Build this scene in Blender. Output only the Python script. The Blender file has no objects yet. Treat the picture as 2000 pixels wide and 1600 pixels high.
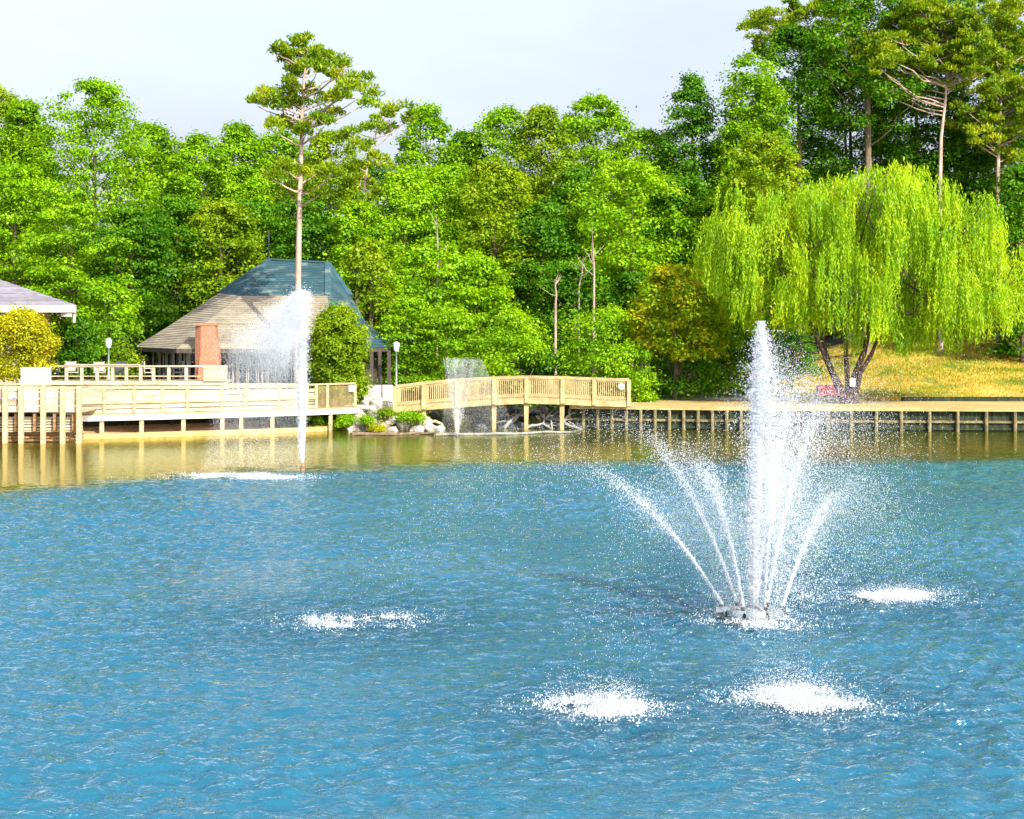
import bpy, math, random
import numpy as np
from mathutils import Vector
random.seed(7)
rng = np.random.default_rng(11)
R = math.radians
SC = bpy.context.scene
COL = SC.collection

# ------------------------------------------------------------------ camera, sky, sun, exposure
F = 3732.0      # focal length in photo pixels (2000 wide)
CH = 5.0        # camera height over the water
HZ = 620.0      # horizon row of the photo
cd = bpy.data.cameras.new('camera'); cam = bpy.data.objects.new('camera', cd); COL.objects.link(cam)
cam.location = (0, 0, CH); cam.rotation_euler = (R(90), 0, 0)
cd.sensor_width = 36; cd.lens = 36 * F / 2000; cd.shift_y = -(800 - HZ) / 2000.0
cd.clip_end = 3000; SC.camera = cam
SUN_EL, SUN_ROT = 35.0, 148.0
w = bpy.data.worlds.new('World'); SC.world = w; w.use_nodes = True
nt = w.node_tree; bg = nt.nodes['Background']
sky = nt.nodes.new('ShaderNodeTexSky'); sky.sky_type = 'NISHITA'; sky.sun_disc = False
sky.sun_elevation = R(SUN_EL); sky.sun_rotation = R(SUN_ROT)
sky.air_density = 1.0; sky.dust_density = 4.0; sky.ozone_density = 2.0; sky.altitude = 0
hsv = nt.nodes.new('ShaderNodeHueSaturation'); hsv.inputs['Saturation'].default_value = 0.65      # thin white veil over the whole sky
nt.links.new(sky.outputs[0], hsv.inputs['Color']); mulc = nt.nodes.new('ShaderNodeMix'); mulc.data_type = 'RGBA'; mulc.blend_type = 'MULTIPLY'; mulc.inputs[0].default_value = 1; mulc.inputs[7].default_value = (1.04, 1.0, 1.08, 1)
nt.links.new(hsv.outputs[0], mulc.inputs[6])
skn = nt.nodes.new('ShaderNodeTexNoise'); skn.inputs['Scale'].default_value = 5; skn.inputs['Detail'].default_value = 4
skc = nt.nodes.new('ShaderNodeTexCoord'); skm = nt.nodes.new('ShaderNodeMapping'); skm.inputs['Scale'].default_value = (1, 1, 3)
nt.links.new(skc.outputs['Generated'], skm.inputs[0]); nt.links.new(skm.outputs[0], skn.inputs[0])
skr = nt.nodes.new('ShaderNodeMapRange'); skr.inputs[1].default_value = .35; skr.inputs[2].default_value = .7; skr.inputs[3].default_value = 0; skr.inputs[4].default_value = .45; nt.links.new(skn.outputs[0], skr.inputs[0])
skx = nt.nodes.new('ShaderNodeMix'); skx.data_type = 'RGBA'; nt.links.new(skr.outputs[0], skx.inputs[0]); nt.links.new(mulc.outputs[2], skx.inputs[6]); skx.inputs[7].default_value = (2.25, 2.35, 2.75, 1)   # thin cloud
nt.links.new(skx.outputs[2], bg.inputs[0]); bg.inputs[1].default_value = 0.15
sd = bpy.data.lights.new('sun', 'SUN'); so = bpy.data.objects.new('sun', sd); COL.objects.link(so)
sd.energy = 4.3; sd.angle = R(0.5); sd.color = (1.0, 0.93, 0.80)
tosun = Vector((math.sin(R(SUN_ROT)) * math.cos(R(SUN_EL)), math.cos(R(SUN_ROT)) * math.cos(R(SUN_EL)), math.sin(R(SUN_EL))))
so.rotation_euler = (-tosun).to_track_quat('-Z', 'Y').to_euler(); so.location = (30, -30, 60)
SC.view_settings.view_transform = 'Standard'; SC.view_settings.look = 'None'
SC.view_settings.exposure = 0.95; SC.view_settings.gamma = 1

def PX(px, Y): return (px - 1000) / F * Y
def PZ(py, Y): return CH - (py - HZ) / F * Y
def P(px, py, Y): return Vector((PX(px, Y), Y, PZ(py, Y)))

# ------------------------------------------------------------------ materials
MATS = {}
def newmat(name):
    m = bpy.data.materials.new(name); m.use_nodes = True
    t = m.node_tree; t.nodes.clear()
    out = t.nodes.new('ShaderNodeOutputMaterial')
    return m, t, out
def N(t, typ, **kw):
    n = t.nodes.new(typ)
    for k, v in kw.items():
        if k.startswith('_'): setattr(n, k[1:], v)
        else: n.inputs[k.replace('_', ' ')].default_value = v
    return n
def ramp(t, fac, stops):
    r = t.nodes.new('ShaderNodeValToRGB'); t.links.new(fac, r.inputs[0])
    el = r.color_ramp.elements
    while len(el) < len(stops): el.new(0.5)
    for e, (p, c) in zip(el, stops): e.position = p; e.color = (*c, 1)
    return r.outputs[0]
def math_(t, op, a, b=None, c=None, clamp=False):
    n = t.nodes.new('ShaderNodeMath'); n.operation = op; n.use_clamp = clamp
    for i, v in enumerate((a, b, c)):
        if v is None: continue
        if isinstance(v, (int, float)): n.inputs[i].default_value = v
        else: t.links.new(v, n.inputs[i])
    return n.outputs[0]
def mixc(t, f, a, b, mode='MIX'):
    n = t.nodes.new('ShaderNodeMix'); n.data_type = 'RGBA'; n.blend_type = mode
    for i, v in ((0, f), (6, a), (7, b)):
        if isinstance(v, (int, float)): n.inputs[i].default_value = v
        elif isinstance(v, tuple): n.inputs[i].default_value = (*v, 1)
        else: t.links.new(v, n.inputs[i])
    return n.outputs[2]
def rough_mat(name, stops, scale=(1, 1, 1), nscale=3.0, rough=0.85, bump=0.3, bdist=0.02, detail=5, obj_var=0.15, spec=0.3):
    m, t, out = newmat(name)
    tc = N(t, 'ShaderNodeTexCoord'); mp = N(t, 'ShaderNodeMapping'); mp.inputs['Scale'].default_value = scale
    t.links.new(tc.outputs['Object'], mp.inputs[0])
    n1 = N(t, 'ShaderNodeTexNoise', Scale=nscale, Detail=float(detail), Roughness=0.65); t.links.new(mp.outputs[0], n1.inputs[0])
    c = ramp(t, n1.outputs[0], stops)
    gi = N(t, 'ShaderNodeNewGeometry')
    v = math_(t, 'MULTIPLY_ADD', gi.outputs['Random Per Island'], obj_var * 2, 1 - obj_var)
    hv = N(t, 'ShaderNodeHueSaturation'); t.links.new(v, hv.inputs['Value']); t.links.new(c, hv.inputs['Color'])
    b = N(t, 'ShaderNodeBsdfPrincipled', Roughness=rough); b.inputs['Specular IOR Level'].default_value = spec
    t.links.new(hv.outputs[0], b.inputs['Base Color'])
    n2 = N(t, 'ShaderNodeTexNoise', Scale=nscale * 5, Detail=4.0); t.links.new(mp.outputs[0], n2.inputs[0])
    bp = N(t, 'ShaderNodeBump', Strength=bump, Distance=bdist); t.links.new(n2.outputs[0], bp.inputs['Height'])
    t.links.new(bp.outputs[0], b.inputs['Normal']); t.links.new(b.outputs[0], out.inputs[0])
    MATS[name] = m; return m
def foliage(name, dark, mid, light, trans=0.42, nscale=0.5):
    m, t, out = newmat(name)
    gi = N(t, 'ShaderNodeNewGeometry'); tc = N(t, 'ShaderNodeTexCoord')
    no = N(t, 'ShaderNodeTexNoise', Scale=nscale, Detail=3.0); t.links.new(tc.outputs['Object'], no.inputs[0])
    s = math_(t, 'MULTIPLY', gi.outputs['Random Per Island'], 0.5)
    s2 = math_(t, 'MULTIPLY_ADD', no.outputs[0], 1.3, -0.38)
    s = math_(t, 'ADD', s, s2, clamp=True)
    c = ramp(t, s, [(0.08, dark), (0.5, mid), (0.95, light)])
    d = N(t, 'ShaderNodeBsdfDiffuse'); tr = N(t, 'ShaderNodeBsdfTranslucent'); gl = N(t, 'ShaderNodeBsdfGlossy', Roughness=0.5)
    t.links.new(c, d.inputs[0])
    hs = N(t, 'ShaderNodeHueSaturation', Saturation=1.1, Value=1.5); hs.inputs['Hue'].default_value = 0.485
    t.links.new(c, hs.inputs['Color']); t.links.new(hs.outputs[0], tr.inputs[0])
    gl.inputs[0].default_value = (0.75, 0.8, 0.6, 1)
    m1 = N(t, 'ShaderNodeMixShader'); m1.inputs[0].default_value = trans
    t.links.new(d.outputs[0], m1.inputs[1]); t.links.new(tr.outputs[0], m1.inputs[2])
    m2 = N(t, 'ShaderNodeMixShader'); m2.inputs[0].default_value = 0.02
    t.links.new(m1.outputs[0], m2.inputs[1]); t.links.new(gl.outputs[0], m2.inputs[2])
    t.links.new(m2.outputs[0], out.inputs[0]); MATS[name] = m
foliage('leaf_green', (0.035, 0.115, 0.002), (0.165, 0.36, 0.003), (0.37, 0.60, 0.007))
foliage('leaf_deep', (0.014, 0.070, 0.005), (0.060, 0.200, 0.005), (0.18, 0.38, 0.010))
foliage('leaf_lime', (0.06, 0.20, 0.003), (0.21, 0.42, 0.004), (0.38, 0.58, 0.008))
foliage('leaf_olive', (0.05, 0.12, 0.003), (0.18, 0.31, 0.006), (0.36, 0.46, 0.010))
foliage('leaf_autumn', (0.06, 0.17, 0.004), (0.24, 0.40, 0.006), (0.70, 0.50, 0.02), nscale=0.9)
foliage('leaf_gold', (0.16, 0.20, 0.005), (0.40, 0.42, 0.008), (0.66, 0.58, 0.02))
foliage('needle', (0.04, 0.12, 0.005), (0.17, 0.30, 0.007), (0.42, 0.44, 0.015), nscale=0.8)
foliage('willow_leaf', (0.06, 0.20, 0.003), (0.23, 0.42, 0.004), (0.50, 0.60, 0.010), trans=0.4)
foliage('grass_blade', (0.06, 0.13, 0.006), (0.17, 0.28, 0.008), (0.40, 0.42, 0.03))
foliage('dry_blade', (0.22, 0.21, 0.015), (0.44, 0.34, 0.03), (0.60, 0.44, 0.07), nscale=0.25)
rough_mat('bark', [(0.3, (0.09, 0.06, 0.04)), (0.7, (0.22, 0.17, 0.12))], (1, 1, 0.25), 6, bump=0.6)
rough_mat('pine_bark', [(0.3, (0.22, 0.15, 0.12)), (0.7, (0.48, 0.36, 0.30))], (1, 1, 0.3), 5, bump=0.6)
rough_mat('willow_bark', [(0.3, (0.030, 0.018, 0.016)), (0.7, (0.12, 0.075, 0.06))], (1, 1, 0.3), 7, bump=0.8)
rough_mat('pale_wood', [(0.25, (0.27, 0.20, 0.10)), (0.5, (0.39, 0.31, 0.19)), (0.75, (0.50, 0.42, 0.29))], (0.35, 1, 2.5), 3.0, bump=0.25, obj_var=0.12)
rough_mat('cream_board', [(0.25, (0.27, 0.22, 0.13)), (0.45, (0.39, 0.335, 0.235)), (0.7, (0.52, 0.46, 0.36))], (0.3, 1, 2.0), 2.5, bump=0.3, obj_var=0.30)
rough_mat('gold_wood', [(0.25, (0.20, 0.155, 0.07)), (0.5, (0.34, 0.275, 0.135)), (0.75, (0.45, 0.38, 0.20))], (1, 1, 1), 2.5, bump=0.25, obj_var=0.15)
rough_mat('deck_boards', [(0.25, (0.26, 0.19, 0.07)), (0.6, (0.44, 0.34, 0.14))], (0.3, 3, 1), 2.0, bump=0.25)
rough_mat('white_beam', [(0.3, (0.50, 0.53, 0.52)), (0.7, (0.68, 0.70, 0.68))], (1, 1, 1), 2.5, bump=0.15)
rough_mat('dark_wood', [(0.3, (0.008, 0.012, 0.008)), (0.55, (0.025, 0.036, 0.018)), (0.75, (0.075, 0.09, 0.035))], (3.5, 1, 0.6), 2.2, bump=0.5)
rough_mat('mossy_post', [(0.3, (0.06, 0.05, 0.025)), (0.7, (0.24, 0.21, 0.11))], (1, 1, 1), 4, bump=0.5)
rough_mat('brown_wood', [(0.3, (0.09, 0.045, 0.02)), (0.7, (0.40, 0.24, 0.11))], (0.5, 1, 3), 4, bump=0.5)
rough_mat('roof_tan', [(0.25, (0.17, 0.15, 0.11)), (0.5, (0.27, 0.24, 0.175)), (0.8, (0.37, 0.33, 0.24))], (1, 1, 2.2), 1.3, bump=0.6, bdist=0.04)
rough_mat('roof_teal_shade', [(0.3, (0.018, 0.055, 0.072)), (0.55, (0.032, 0.085, 0.105)), (0.74, (0.22, 0.24, 0.20))], (1, 1, 1.6), 1.1, bump=0.6, bdist=0.04)  # bluish tree shadow on the tan roof, painted as a teal colour
rough_mat('roof_grey', [(0.3, (0.15, 0.15, 0.18)), (0.7, (0.27, 0.26, 0.29))], (1, 1, 3), 2, bump=0.3)
rough_mat('beige_wall', [(0.3, (0.30, 0.23, 0.15)), (0.7, (0.42, 0.34, 0.24))], (1, 1, 1), 2)
rough_mat('trim_white', [(0.3, (0.44, 0.41, 0.39)), (0.7, (0.58, 0.55, 0.53))], (1, 1, 1), 2, bump=0.1)
rough_mat('mullion', [(0.3, (0.26, 0.23, 0.19)), (0.7, (0.50, 0.46, 0.40))], (1, 1, 1), 3, bump=0.1)
rough_mat('dark_wall', [(0.3, (0.035, 0.03, 0.028)), (0.7, (0.09, 0.075, 0.06))], (2, 2, 1), 2)
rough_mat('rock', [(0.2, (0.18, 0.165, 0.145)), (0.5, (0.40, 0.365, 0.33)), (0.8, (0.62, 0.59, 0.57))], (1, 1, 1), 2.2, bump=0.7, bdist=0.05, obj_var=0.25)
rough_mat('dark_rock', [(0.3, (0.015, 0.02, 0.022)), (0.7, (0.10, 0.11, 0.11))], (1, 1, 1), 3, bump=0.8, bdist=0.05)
rough_mat('driftwood', [(0.3, (0.12, 0.125, 0.125)), (0.7, (0.34, 0.34, 0.32))], (1, 1, 1), 4, bump=0.4)
rough_mat('red_paint', [(0.3, (0.20, 0.004, 0.020)), (0.7, (0.30, 0.008, 0.035))], (1, 1, 1), 3, rough=0.5, bump=0.1)
rough_mat('dark_metal', [(0.3, (0.02, 0.025, 0.03)), (0.7, (0.06, 0.07, 0.08))], (1, 1, 1), 3, rough=0.5, bump=0.1)
rough_mat('lamp_paint', [(0.3, (0.20, 0.30, 0.30)), (0.7, (0.36, 0.46, 0.44))], (1, 1, 1), 3, rough=0.5, bump=0.1)
rough_mat('float_grey', [(0.3, (0.09, 0.13, 0.16)), (0.7, (0.26, 0.30, 0.32))], (1, 1, 1), 6, rough=0.5, bump=0.3)
rough_mat('sign_white', [(0.3, (0.52, 0.54, 0.57)), (0.7, (0.62, 0.64, 0.66))], (1, 1, 1), 3, rough=0.5, bump=0.05)
rough_mat('cloth_blue', [(0.3, (0.16, 0.22, 0.45)), (0.7, (0.30, 0.38, 0.62))], (1, 1, 1), 3)
rough_mat('concrete', [(0.3, (0.40, 0.35, 0.32)), (0.7, (0.62, 0.56, 0.53))], (1, 1, 1), 1.5)

def brick_mat():
    m, t, out = newmat('brick'); tc = N(t, 'ShaderNodeTexCoord')
    mp = N(t, 'ShaderNodeMapping'); mp.inputs['Rotation'].default_value = (R(90), 0, 0)
    t.links.new(tc.outputs['Object'], mp.inputs[0])
    bk = N(t, 'ShaderNodeTexBrick', Scale=5.0, Mortar_Size=0.02)
    bk.inputs['Color1'].default_value = (0.32, 0.10, 0.05, 1); bk.inputs['Color2'].default_value = (0.42, 0.16, 0.085, 1)
    bk.inputs['Mortar'].default_value = (0.38, 0.24, 0.15, 1)
    t.links.new(mp.outputs[0], bk.inputs[0])
    b = N(t, 'ShaderNodeBsdfPrincipled', Roughness=0.9); t.links.new(bk.outputs[0], b.inputs['Base Color'])
    t.links.new(b.outputs[0], out.inputs[0]); MATS['brick'] = m
brick_mat()
def glass_mat():
    m, t, out = newmat('window_glass')
    b = N(t, 'ShaderNodeBsdfPrincipled', Roughness=0.08)
    b.inputs['Base Color'].default_value = (0.015, 0.025, 0.035, 1); b.inputs['IOR'].default_value = 1.5
    t.links.new(b.outputs[0], out.inputs[0]); MATS['window_glass'] = m
glass_mat()
def drop_mat(name, col, trans):
    m, t, out = newmat(name)
    d = N(t, 'ShaderNodeBsdfDiffuse'); d.inputs[0].default_value = (*col, 1)
    tr = N(t, 'ShaderNodeBsdfTranslucent'); tr.inputs[0].default_value = (*col, 1)
    gl = N(t, 'ShaderNodeBsdfGlossy', Roughness=0.25); tp = N(t, 'ShaderNodeBsdfTransparent')
    a = N(t, 'ShaderNodeMixShader'); a.inputs[0].default_value = 0.5; t.links.new(d.outputs[0], a.inputs[1]); t.links.new(tr.outputs[0], a.inputs[2])
    b = N(t, 'ShaderNodeMixShader'); b.inputs[0].default_value = 0.08; t.links.new(a.outputs[0], b.inputs[1]); t.links.new(gl.outputs[0], b.inputs[2])
    c = N(t, 'ShaderNodeMixShader'); c.inputs[0].default_value = trans; t.links.new(b.outputs[0], c.inputs[1]); t.links.new(tp.outputs[0], c.inputs[2])
    t.links.new(c.outputs[0], out.inputs[0]); MATS[name] = m
drop_mat('water_drops', (0.86, 0.90, 0.94), 0.0)
drop_mat('water_jet', (0.80, 0.84, 0.89), 0.4)

# splash spots: world x, y, radii
def wpt(px, py): Y = F * CH / (py - HZ); return (PX(px, Y), Y)
FX, FY = wpt(1470, 1205)
SPL = [('left', wpt(712, 1213), 1.15, 1.3), ('right', wpt(1700, 1165), 1.35, 1.6),
       ('front_a', wpt(1180, 1378), 0.85, 1.15), ('front_b', wpt(1550, 1368), 1.0, 1.2)]

def water_mat():
    m, t, out = newmat('pond_water')
    gi = N(t, 'ShaderNodeNewGeometry'); sp = N(t, 'ShaderNodeSeparateXYZ'); t.links.new(gi.outputs['Position'], sp.inputs[0])
    X, Y = sp.outputs[0], sp.outputs[1]
    def noise(sx, sy, det=3.0, rough=0.55, dist=0.0, off=0.0):
        mp = N(t, 'ShaderNodeMapping'); mp.inputs['Scale'].default_value = (sx, sy, 1); mp.inputs['Location'].default_value = (off, off * 1.7, 0)
        t.links.new(gi.outputs['Position'], mp.inputs[0])
        n = N(t, 'ShaderNodeTexNoise', Scale=1.0, Detail=det, Roughness=rough, Distortion=dist); t.links.new(mp.outputs[0], n.inputs[0])
        return n.outputs[0]
    # calm strip near the far shore
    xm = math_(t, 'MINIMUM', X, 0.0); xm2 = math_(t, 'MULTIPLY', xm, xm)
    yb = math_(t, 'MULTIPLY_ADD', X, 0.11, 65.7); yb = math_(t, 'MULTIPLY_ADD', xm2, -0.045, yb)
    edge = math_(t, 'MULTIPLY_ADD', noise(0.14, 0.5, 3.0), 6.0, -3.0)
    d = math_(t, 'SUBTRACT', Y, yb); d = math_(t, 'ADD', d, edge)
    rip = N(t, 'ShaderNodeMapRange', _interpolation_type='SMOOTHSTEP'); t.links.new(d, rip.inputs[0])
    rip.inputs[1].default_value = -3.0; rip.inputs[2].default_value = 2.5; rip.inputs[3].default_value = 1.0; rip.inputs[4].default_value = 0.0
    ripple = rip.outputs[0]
    gust = N(t, 'ShaderNodeMapRange'); t.links.new(noise(0.10, 0.22, 3.0, 0.6), gust.inputs[0])
    gust.inputs[1].default_value = 0.32; gust.inputs[2].default_value = 0.62; gust.inputs[3].default_value = 0.45; gust.inputs[4].default_value = 1.1
    # rings of chop round the splashes
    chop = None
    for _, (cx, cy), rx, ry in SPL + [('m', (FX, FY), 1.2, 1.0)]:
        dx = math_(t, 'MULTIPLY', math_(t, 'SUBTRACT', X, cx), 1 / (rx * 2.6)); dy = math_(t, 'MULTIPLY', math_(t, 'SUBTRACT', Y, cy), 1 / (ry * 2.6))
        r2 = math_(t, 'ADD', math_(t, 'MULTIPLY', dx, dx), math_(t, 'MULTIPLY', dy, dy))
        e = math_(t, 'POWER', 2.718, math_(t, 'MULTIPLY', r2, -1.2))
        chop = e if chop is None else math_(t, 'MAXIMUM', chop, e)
    h1 = noise(3.6, 5.0, 3.0, 0.55, 0.5)
    h3 = noise(9.0, 14.0, 2.0, 0.5, 0.0, 7.7)
    h = math_(t, 'MULTIPLY', h1, 0.10); h = math_(t, 'MULTIPLY_ADD', h3, 0.030, h)
    amp = math_(t, 'MULTIPLY', ripple, gust.outputs[0])
    amp = math_(t, 'MULTIPLY_ADD', chop, 1.3, amp); amp = math_(t, 'MAXIMUM', amp, 0.07)
    h = math_(t, 'MULTIPLY', h, amp)
    bp = N(t, 'ShaderNodeBump', Strength=1.0, Distance=1.0); t.links.new(h, bp.inputs['Height'])
    col = mixc(t, ripple, (0.055, 0.065, 0.008), (0.006, 0.100, 0.165))  # olive of the calm strip: shore reflection painted into the base colour
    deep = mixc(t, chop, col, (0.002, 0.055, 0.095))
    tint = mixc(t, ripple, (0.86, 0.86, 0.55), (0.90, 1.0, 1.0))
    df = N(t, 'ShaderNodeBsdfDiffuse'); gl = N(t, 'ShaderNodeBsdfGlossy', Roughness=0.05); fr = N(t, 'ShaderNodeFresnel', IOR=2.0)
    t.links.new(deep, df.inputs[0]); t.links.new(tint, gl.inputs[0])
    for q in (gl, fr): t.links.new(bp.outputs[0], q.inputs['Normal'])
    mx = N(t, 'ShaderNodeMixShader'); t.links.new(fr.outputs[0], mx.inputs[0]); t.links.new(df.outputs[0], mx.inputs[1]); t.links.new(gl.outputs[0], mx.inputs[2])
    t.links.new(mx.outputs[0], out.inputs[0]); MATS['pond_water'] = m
water_mat()
def ground_mat():
    m, t, out = newmat('bank_ground')
    gi = N(t, 'ShaderNodeNewGeometry'); sp = N(t, 'ShaderNodeSeparateXYZ'); t.links.new(gi.outputs['Position'], sp.inputs[0])
    n1 = N(t, 'ShaderNodeTexNoise', Scale=0.35, Detail=6.0, Roughness=0.7); t.links.new(gi.outputs['Position'], n1.inputs[0])
    grass = ramp(t, n1.outputs[0], [(0.40, (0.10, 0.19, 0.01)), (0.50, (0.44, 0.34, 0.04)), (0.66, (0.58, 0.40, 0.09))])
    wood = ramp(t, n1.outputs[0], [(0.35, (0.02, 0.035, 0.01)), (0.65, (0.07, 0.06, 0.03))])
    sand = ramp(t, n1.outputs[0], [(0.35, (0.30, 0.19, 0.09)), (0.65, (0.44, 0.30, 0.16))])
    lawn = math_(t, 'MULTIPLY', math_(t, 'GREATER_THAN', sp.outputs[0], 11.5), math_(t, 'LESS_THAN', sp.outputs[1], 116.0))
    c = mixc(t, lawn, wood, grass)
    beach = math_(t, 'MULTIPLY', math_(t, 'LESS_THAN', sp.outputs[2], 0.42), math_(t, 'LESS_THAN', sp.outputs[0], -6.5))
    c = mixc(t, beach, c, sand)
    b = N(t, 'ShaderNodeBsdfPrincipled', Roughness=0.95); t.links.new(c, b.inputs['Base Color'])
    n2 = N(t, 'ShaderNodeTexNoise', Scale=6.0, Detail=5.0); t.links.new(gi.outputs['Position'], n2.inputs[0])
    bp = N(t, 'ShaderNodeBump', Strength=0.8, Distance=0.15); t.links.new(n2.outputs[0], bp.inputs['Height']); t.links.new(bp.outputs[0], b.inputs['Normal'])
    t.links.new(b.outputs[0], out.inputs[0]); MATS['bank_ground'] = m
ground_mat()

# ------------------------------------------------------------------ object helpers
def tag(o, label=None, cat=None, group=None, kind=None):
    if label: o['label'] = label
    if cat: o['category'] = cat
    if group: o['group'] = group
    if kind: o['kind'] = kind
    return o
def thing(name, label, cat, loc, group=None):
    o = bpy.data.objects.new(name, None); o.empty_display_size = 0.3; COL.objects.link(o); o.location = loc
    return tag(o, label, cat, group)
def wloc(o):
    v = Vector((0, 0, 0))
    while o is not None: v = v + o.location; o = o.parent
    return v
def link_mesh(name, me, mat, parent):
    me.materials.append(MATS[mat] if isinstance(mat, str) else mat)
    o = bpy.data.objects.new(name, me); COL.objects.link(o)
    if parent is not None: o.parent = parent
    return o
class MB:
    def __init__(s): s.v = []; s.f = []
    def add(s, vs, fs):
        b = len(s.v); s.v += [tuple(v) for v in vs]; s.f += [tuple(b + i for i in f) for f in fs]; return s
    def box(s, x0, x1, y0, y1, z0, z1):
        return s.add([(x0, y0, z0), (x1, y0, z0), (x1, y1, z0), (x0, y1, z0), (x0, y0, z1), (x1, y0, z1), (x1, y1, z1), (x0, y1, z1)],
                     [(0, 3, 2, 1), (4, 5, 6, 7), (0, 1, 5, 4), (1, 2, 6, 5), (2, 3, 7, 6), (3, 0, 4, 7)])
    def beam(s, a, b, w, h):      # bar from a to b, w across (horizontal), h tall
        a = Vector(a); b = Vector(b); d = (b - a).normalized()
        up = Vector((0, 0, 1)) if abs(d.z) < 0.95 else Vector((0, 1, 0))
        sd_ = d.cross(up).normalized(); u2 = sd_.cross(d).normalized()
        vs = []
        for p in (a, b):
            for i, j in ((-1, -1), (1, -1), (1, 1), (-1, 1)): vs.append(p + sd_ * i * w / 2 + u2 * j * h / 2)
        return s.add(vs, [(3, 2, 1, 0), (4, 5, 6, 7), (0, 1, 5, 4), (1, 2, 6, 5), (2, 3, 7, 6), (3, 0, 4, 7)])
    def tube(s, pts, rad, n=8, cap=True):
        pts = [Vector(p) for p in pts]; b = len(s.v); k = len(pts)
        for i, p in enumerate(pts):
            d = (pts[min(i + 1, k - 1)] - pts[max(i - 1, 0)]).normalized()
            up = Vector((0, 0, 1)) if abs(d.z) < 0.9 else Vector((1, 0, 0))
            a = d.cross(up).normalized(); c = d.cross(a).normalized()
            for j in range(n):
                th = 2 * math.pi * j / n
                s.v.append(tuple(p + (a * math.cos(th) + c * math.sin(th)) * rad[i]))
        for i in range(k - 1):
            for j in range(n):
                j2 = (j + 1) % n
                s.f.append((b + i * n + j, b + i * n + j2, b + (i + 1) * n + j2, b + (i + 1) * n + j))
        if cap:
            s.f.append(tuple(b + j for j in range(n))); s.f.append(tuple(b + (k - 1) * n + j for j in reversed(range(n))))
        return s
    def poly(s, pts): return s.add(pts, [tuple(range(len(pts)))])
    def rock(s, c, r, n=1, seed=0):
        rr = random.Random(seed); vs = []; rings, seg = 5, 8
        ph = [rr.uniform(0.7, 1.15) for _ in range(rings * seg + 2)]
        vs.append((c[0], c[1], c[2] - r[2] * 0.8))
        for i in range(1, rings + 1):
            t = math.pi * i / (rings + 1)
            for j in range(seg):
                a = 2 * math.pi * (j + 0.5 * (i % 2)) / seg; q = ph[i * seg - seg + j]
                vs.append((c[0] + r[0] * math.sin(t) * math.cos(a) * q, c[1] + r[1] * math.sin(t) * math.sin(a) * q, c[2] - r[2] * math.cos(t) * q))
        vs.append((c[0], c[1], c[2] + r[2] * 0.9)); fs = []
        for j in range(seg): fs.append((0, 1 + (j + 1) % seg, 1 + j))
        for i in range(rings - 1):
            for j in range(seg):
                a = 1 + i * seg + j; b = 1 + i * seg + (j + 1) % seg; fs.append((a, b, b + seg, a + seg))
        l = len(vs) - 1
        for j in range(seg): fs.append((l - seg + j, l - seg + (j + 1) % seg, l))
        return s.add(vs, fs)
    def build(s, name, mat, parent=None, smooth=False, bevel=0):
        off = wloc(parent) if parent is not None else Vector((0, 0, 0))
        me = bpy.data.meshes.new(name); me.from_pydata([(v[0] - off.x, v[1] - off.y, v[2] - off.z) for v in s.v], [], s.f); me.update()
        if smooth: me.polygons.foreach_set('use_smooth', [True] * len(me.polygons))
        o = link_mesh(name, me, mat, parent)
        if bevel:
            b = o.modifiers.new('bevel', 'BEVEL'); b.width = bevel; b.segments = 1; b.limit_method = 'ANGLE'
        return o
def np_mesh(name, V, Q, mat, parent, k=4):
    """V (n,3) array in world space, Q (m,k) faces"""
    if parent is not None: V = V - np.array(wloc(parent))[None, :]
    me = bpy.data.meshes.new(name); me.vertices.add(len(V)); me.loops.add(Q.size); me.polygons.add(len(Q))
    me.vertices.foreach_set('co', np.ascontiguousarray(V, dtype=np.float32).ravel())
    me.loops.foreach_set('vertex_index', np.ascontiguousarray(Q, dtype=np.int32).ravel())
    me.polygons.foreach_set('loop_start', np.arange(0, Q.size, k, dtype=np.int32))
    me.polygons.foreach_set('loop_total', np.full(len(Q), k, dtype=np.int32))
    me.update(calc_edges=True); me.validate()
    return link_mesh(name, me, mat, parent)
def norm(a): return a / (np.linalg.norm(a, axis=1, keepdims=True) + 1e-9)
def leaf_mesh(name, pos, direction, nrm, L, W, mat, parent):
    """one rhombus leaf per position"""
    d = norm(direction); s = norm(np.cross(d, nrm)); n = len(pos)
    L = L[:, None] if hasattr(L, 'shape') else L; W = W[:, None] if hasattr(W, 'shape') else W
    u = norm(np.cross(s, d))
    V = np.stack([pos - d * L / 2, pos + s * W / 2 + u * W * 0.15, pos + d * L / 2, pos - s * W / 2 + u * W * 0.15], axis=1).reshape(-1, 3)
    Q = np.arange(n * 4).reshape(-1, 4)
    return np_mesh(name, V, Q, mat, parent)
def clump_leaves(C, Rr, per, spread_up=0.55):
    """leaf positions and normals for ellipsoid clumps C(n,3) radii Rr(n,3)"""
    n = len(C); idx = np.repeat(np.arange(n), per)
    u = norm(rng.normal(size=(len(idx), 3))); u[:, 2] = np.where(u[:, 2] < -0.25, -u[:, 2] * 0.6, u[:, 2]); u = norm(u)
    rad = rng.uniform(0.45, 1.08, len(idx))[:, None]
    pos = C[idx] + u * Rr[idx] * rad
    nr = norm(u * 0.75 + np.array([0, 0, spread_up]) + rng.normal(size=u.shape) * 0.42)
    return pos, nr, u
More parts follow.
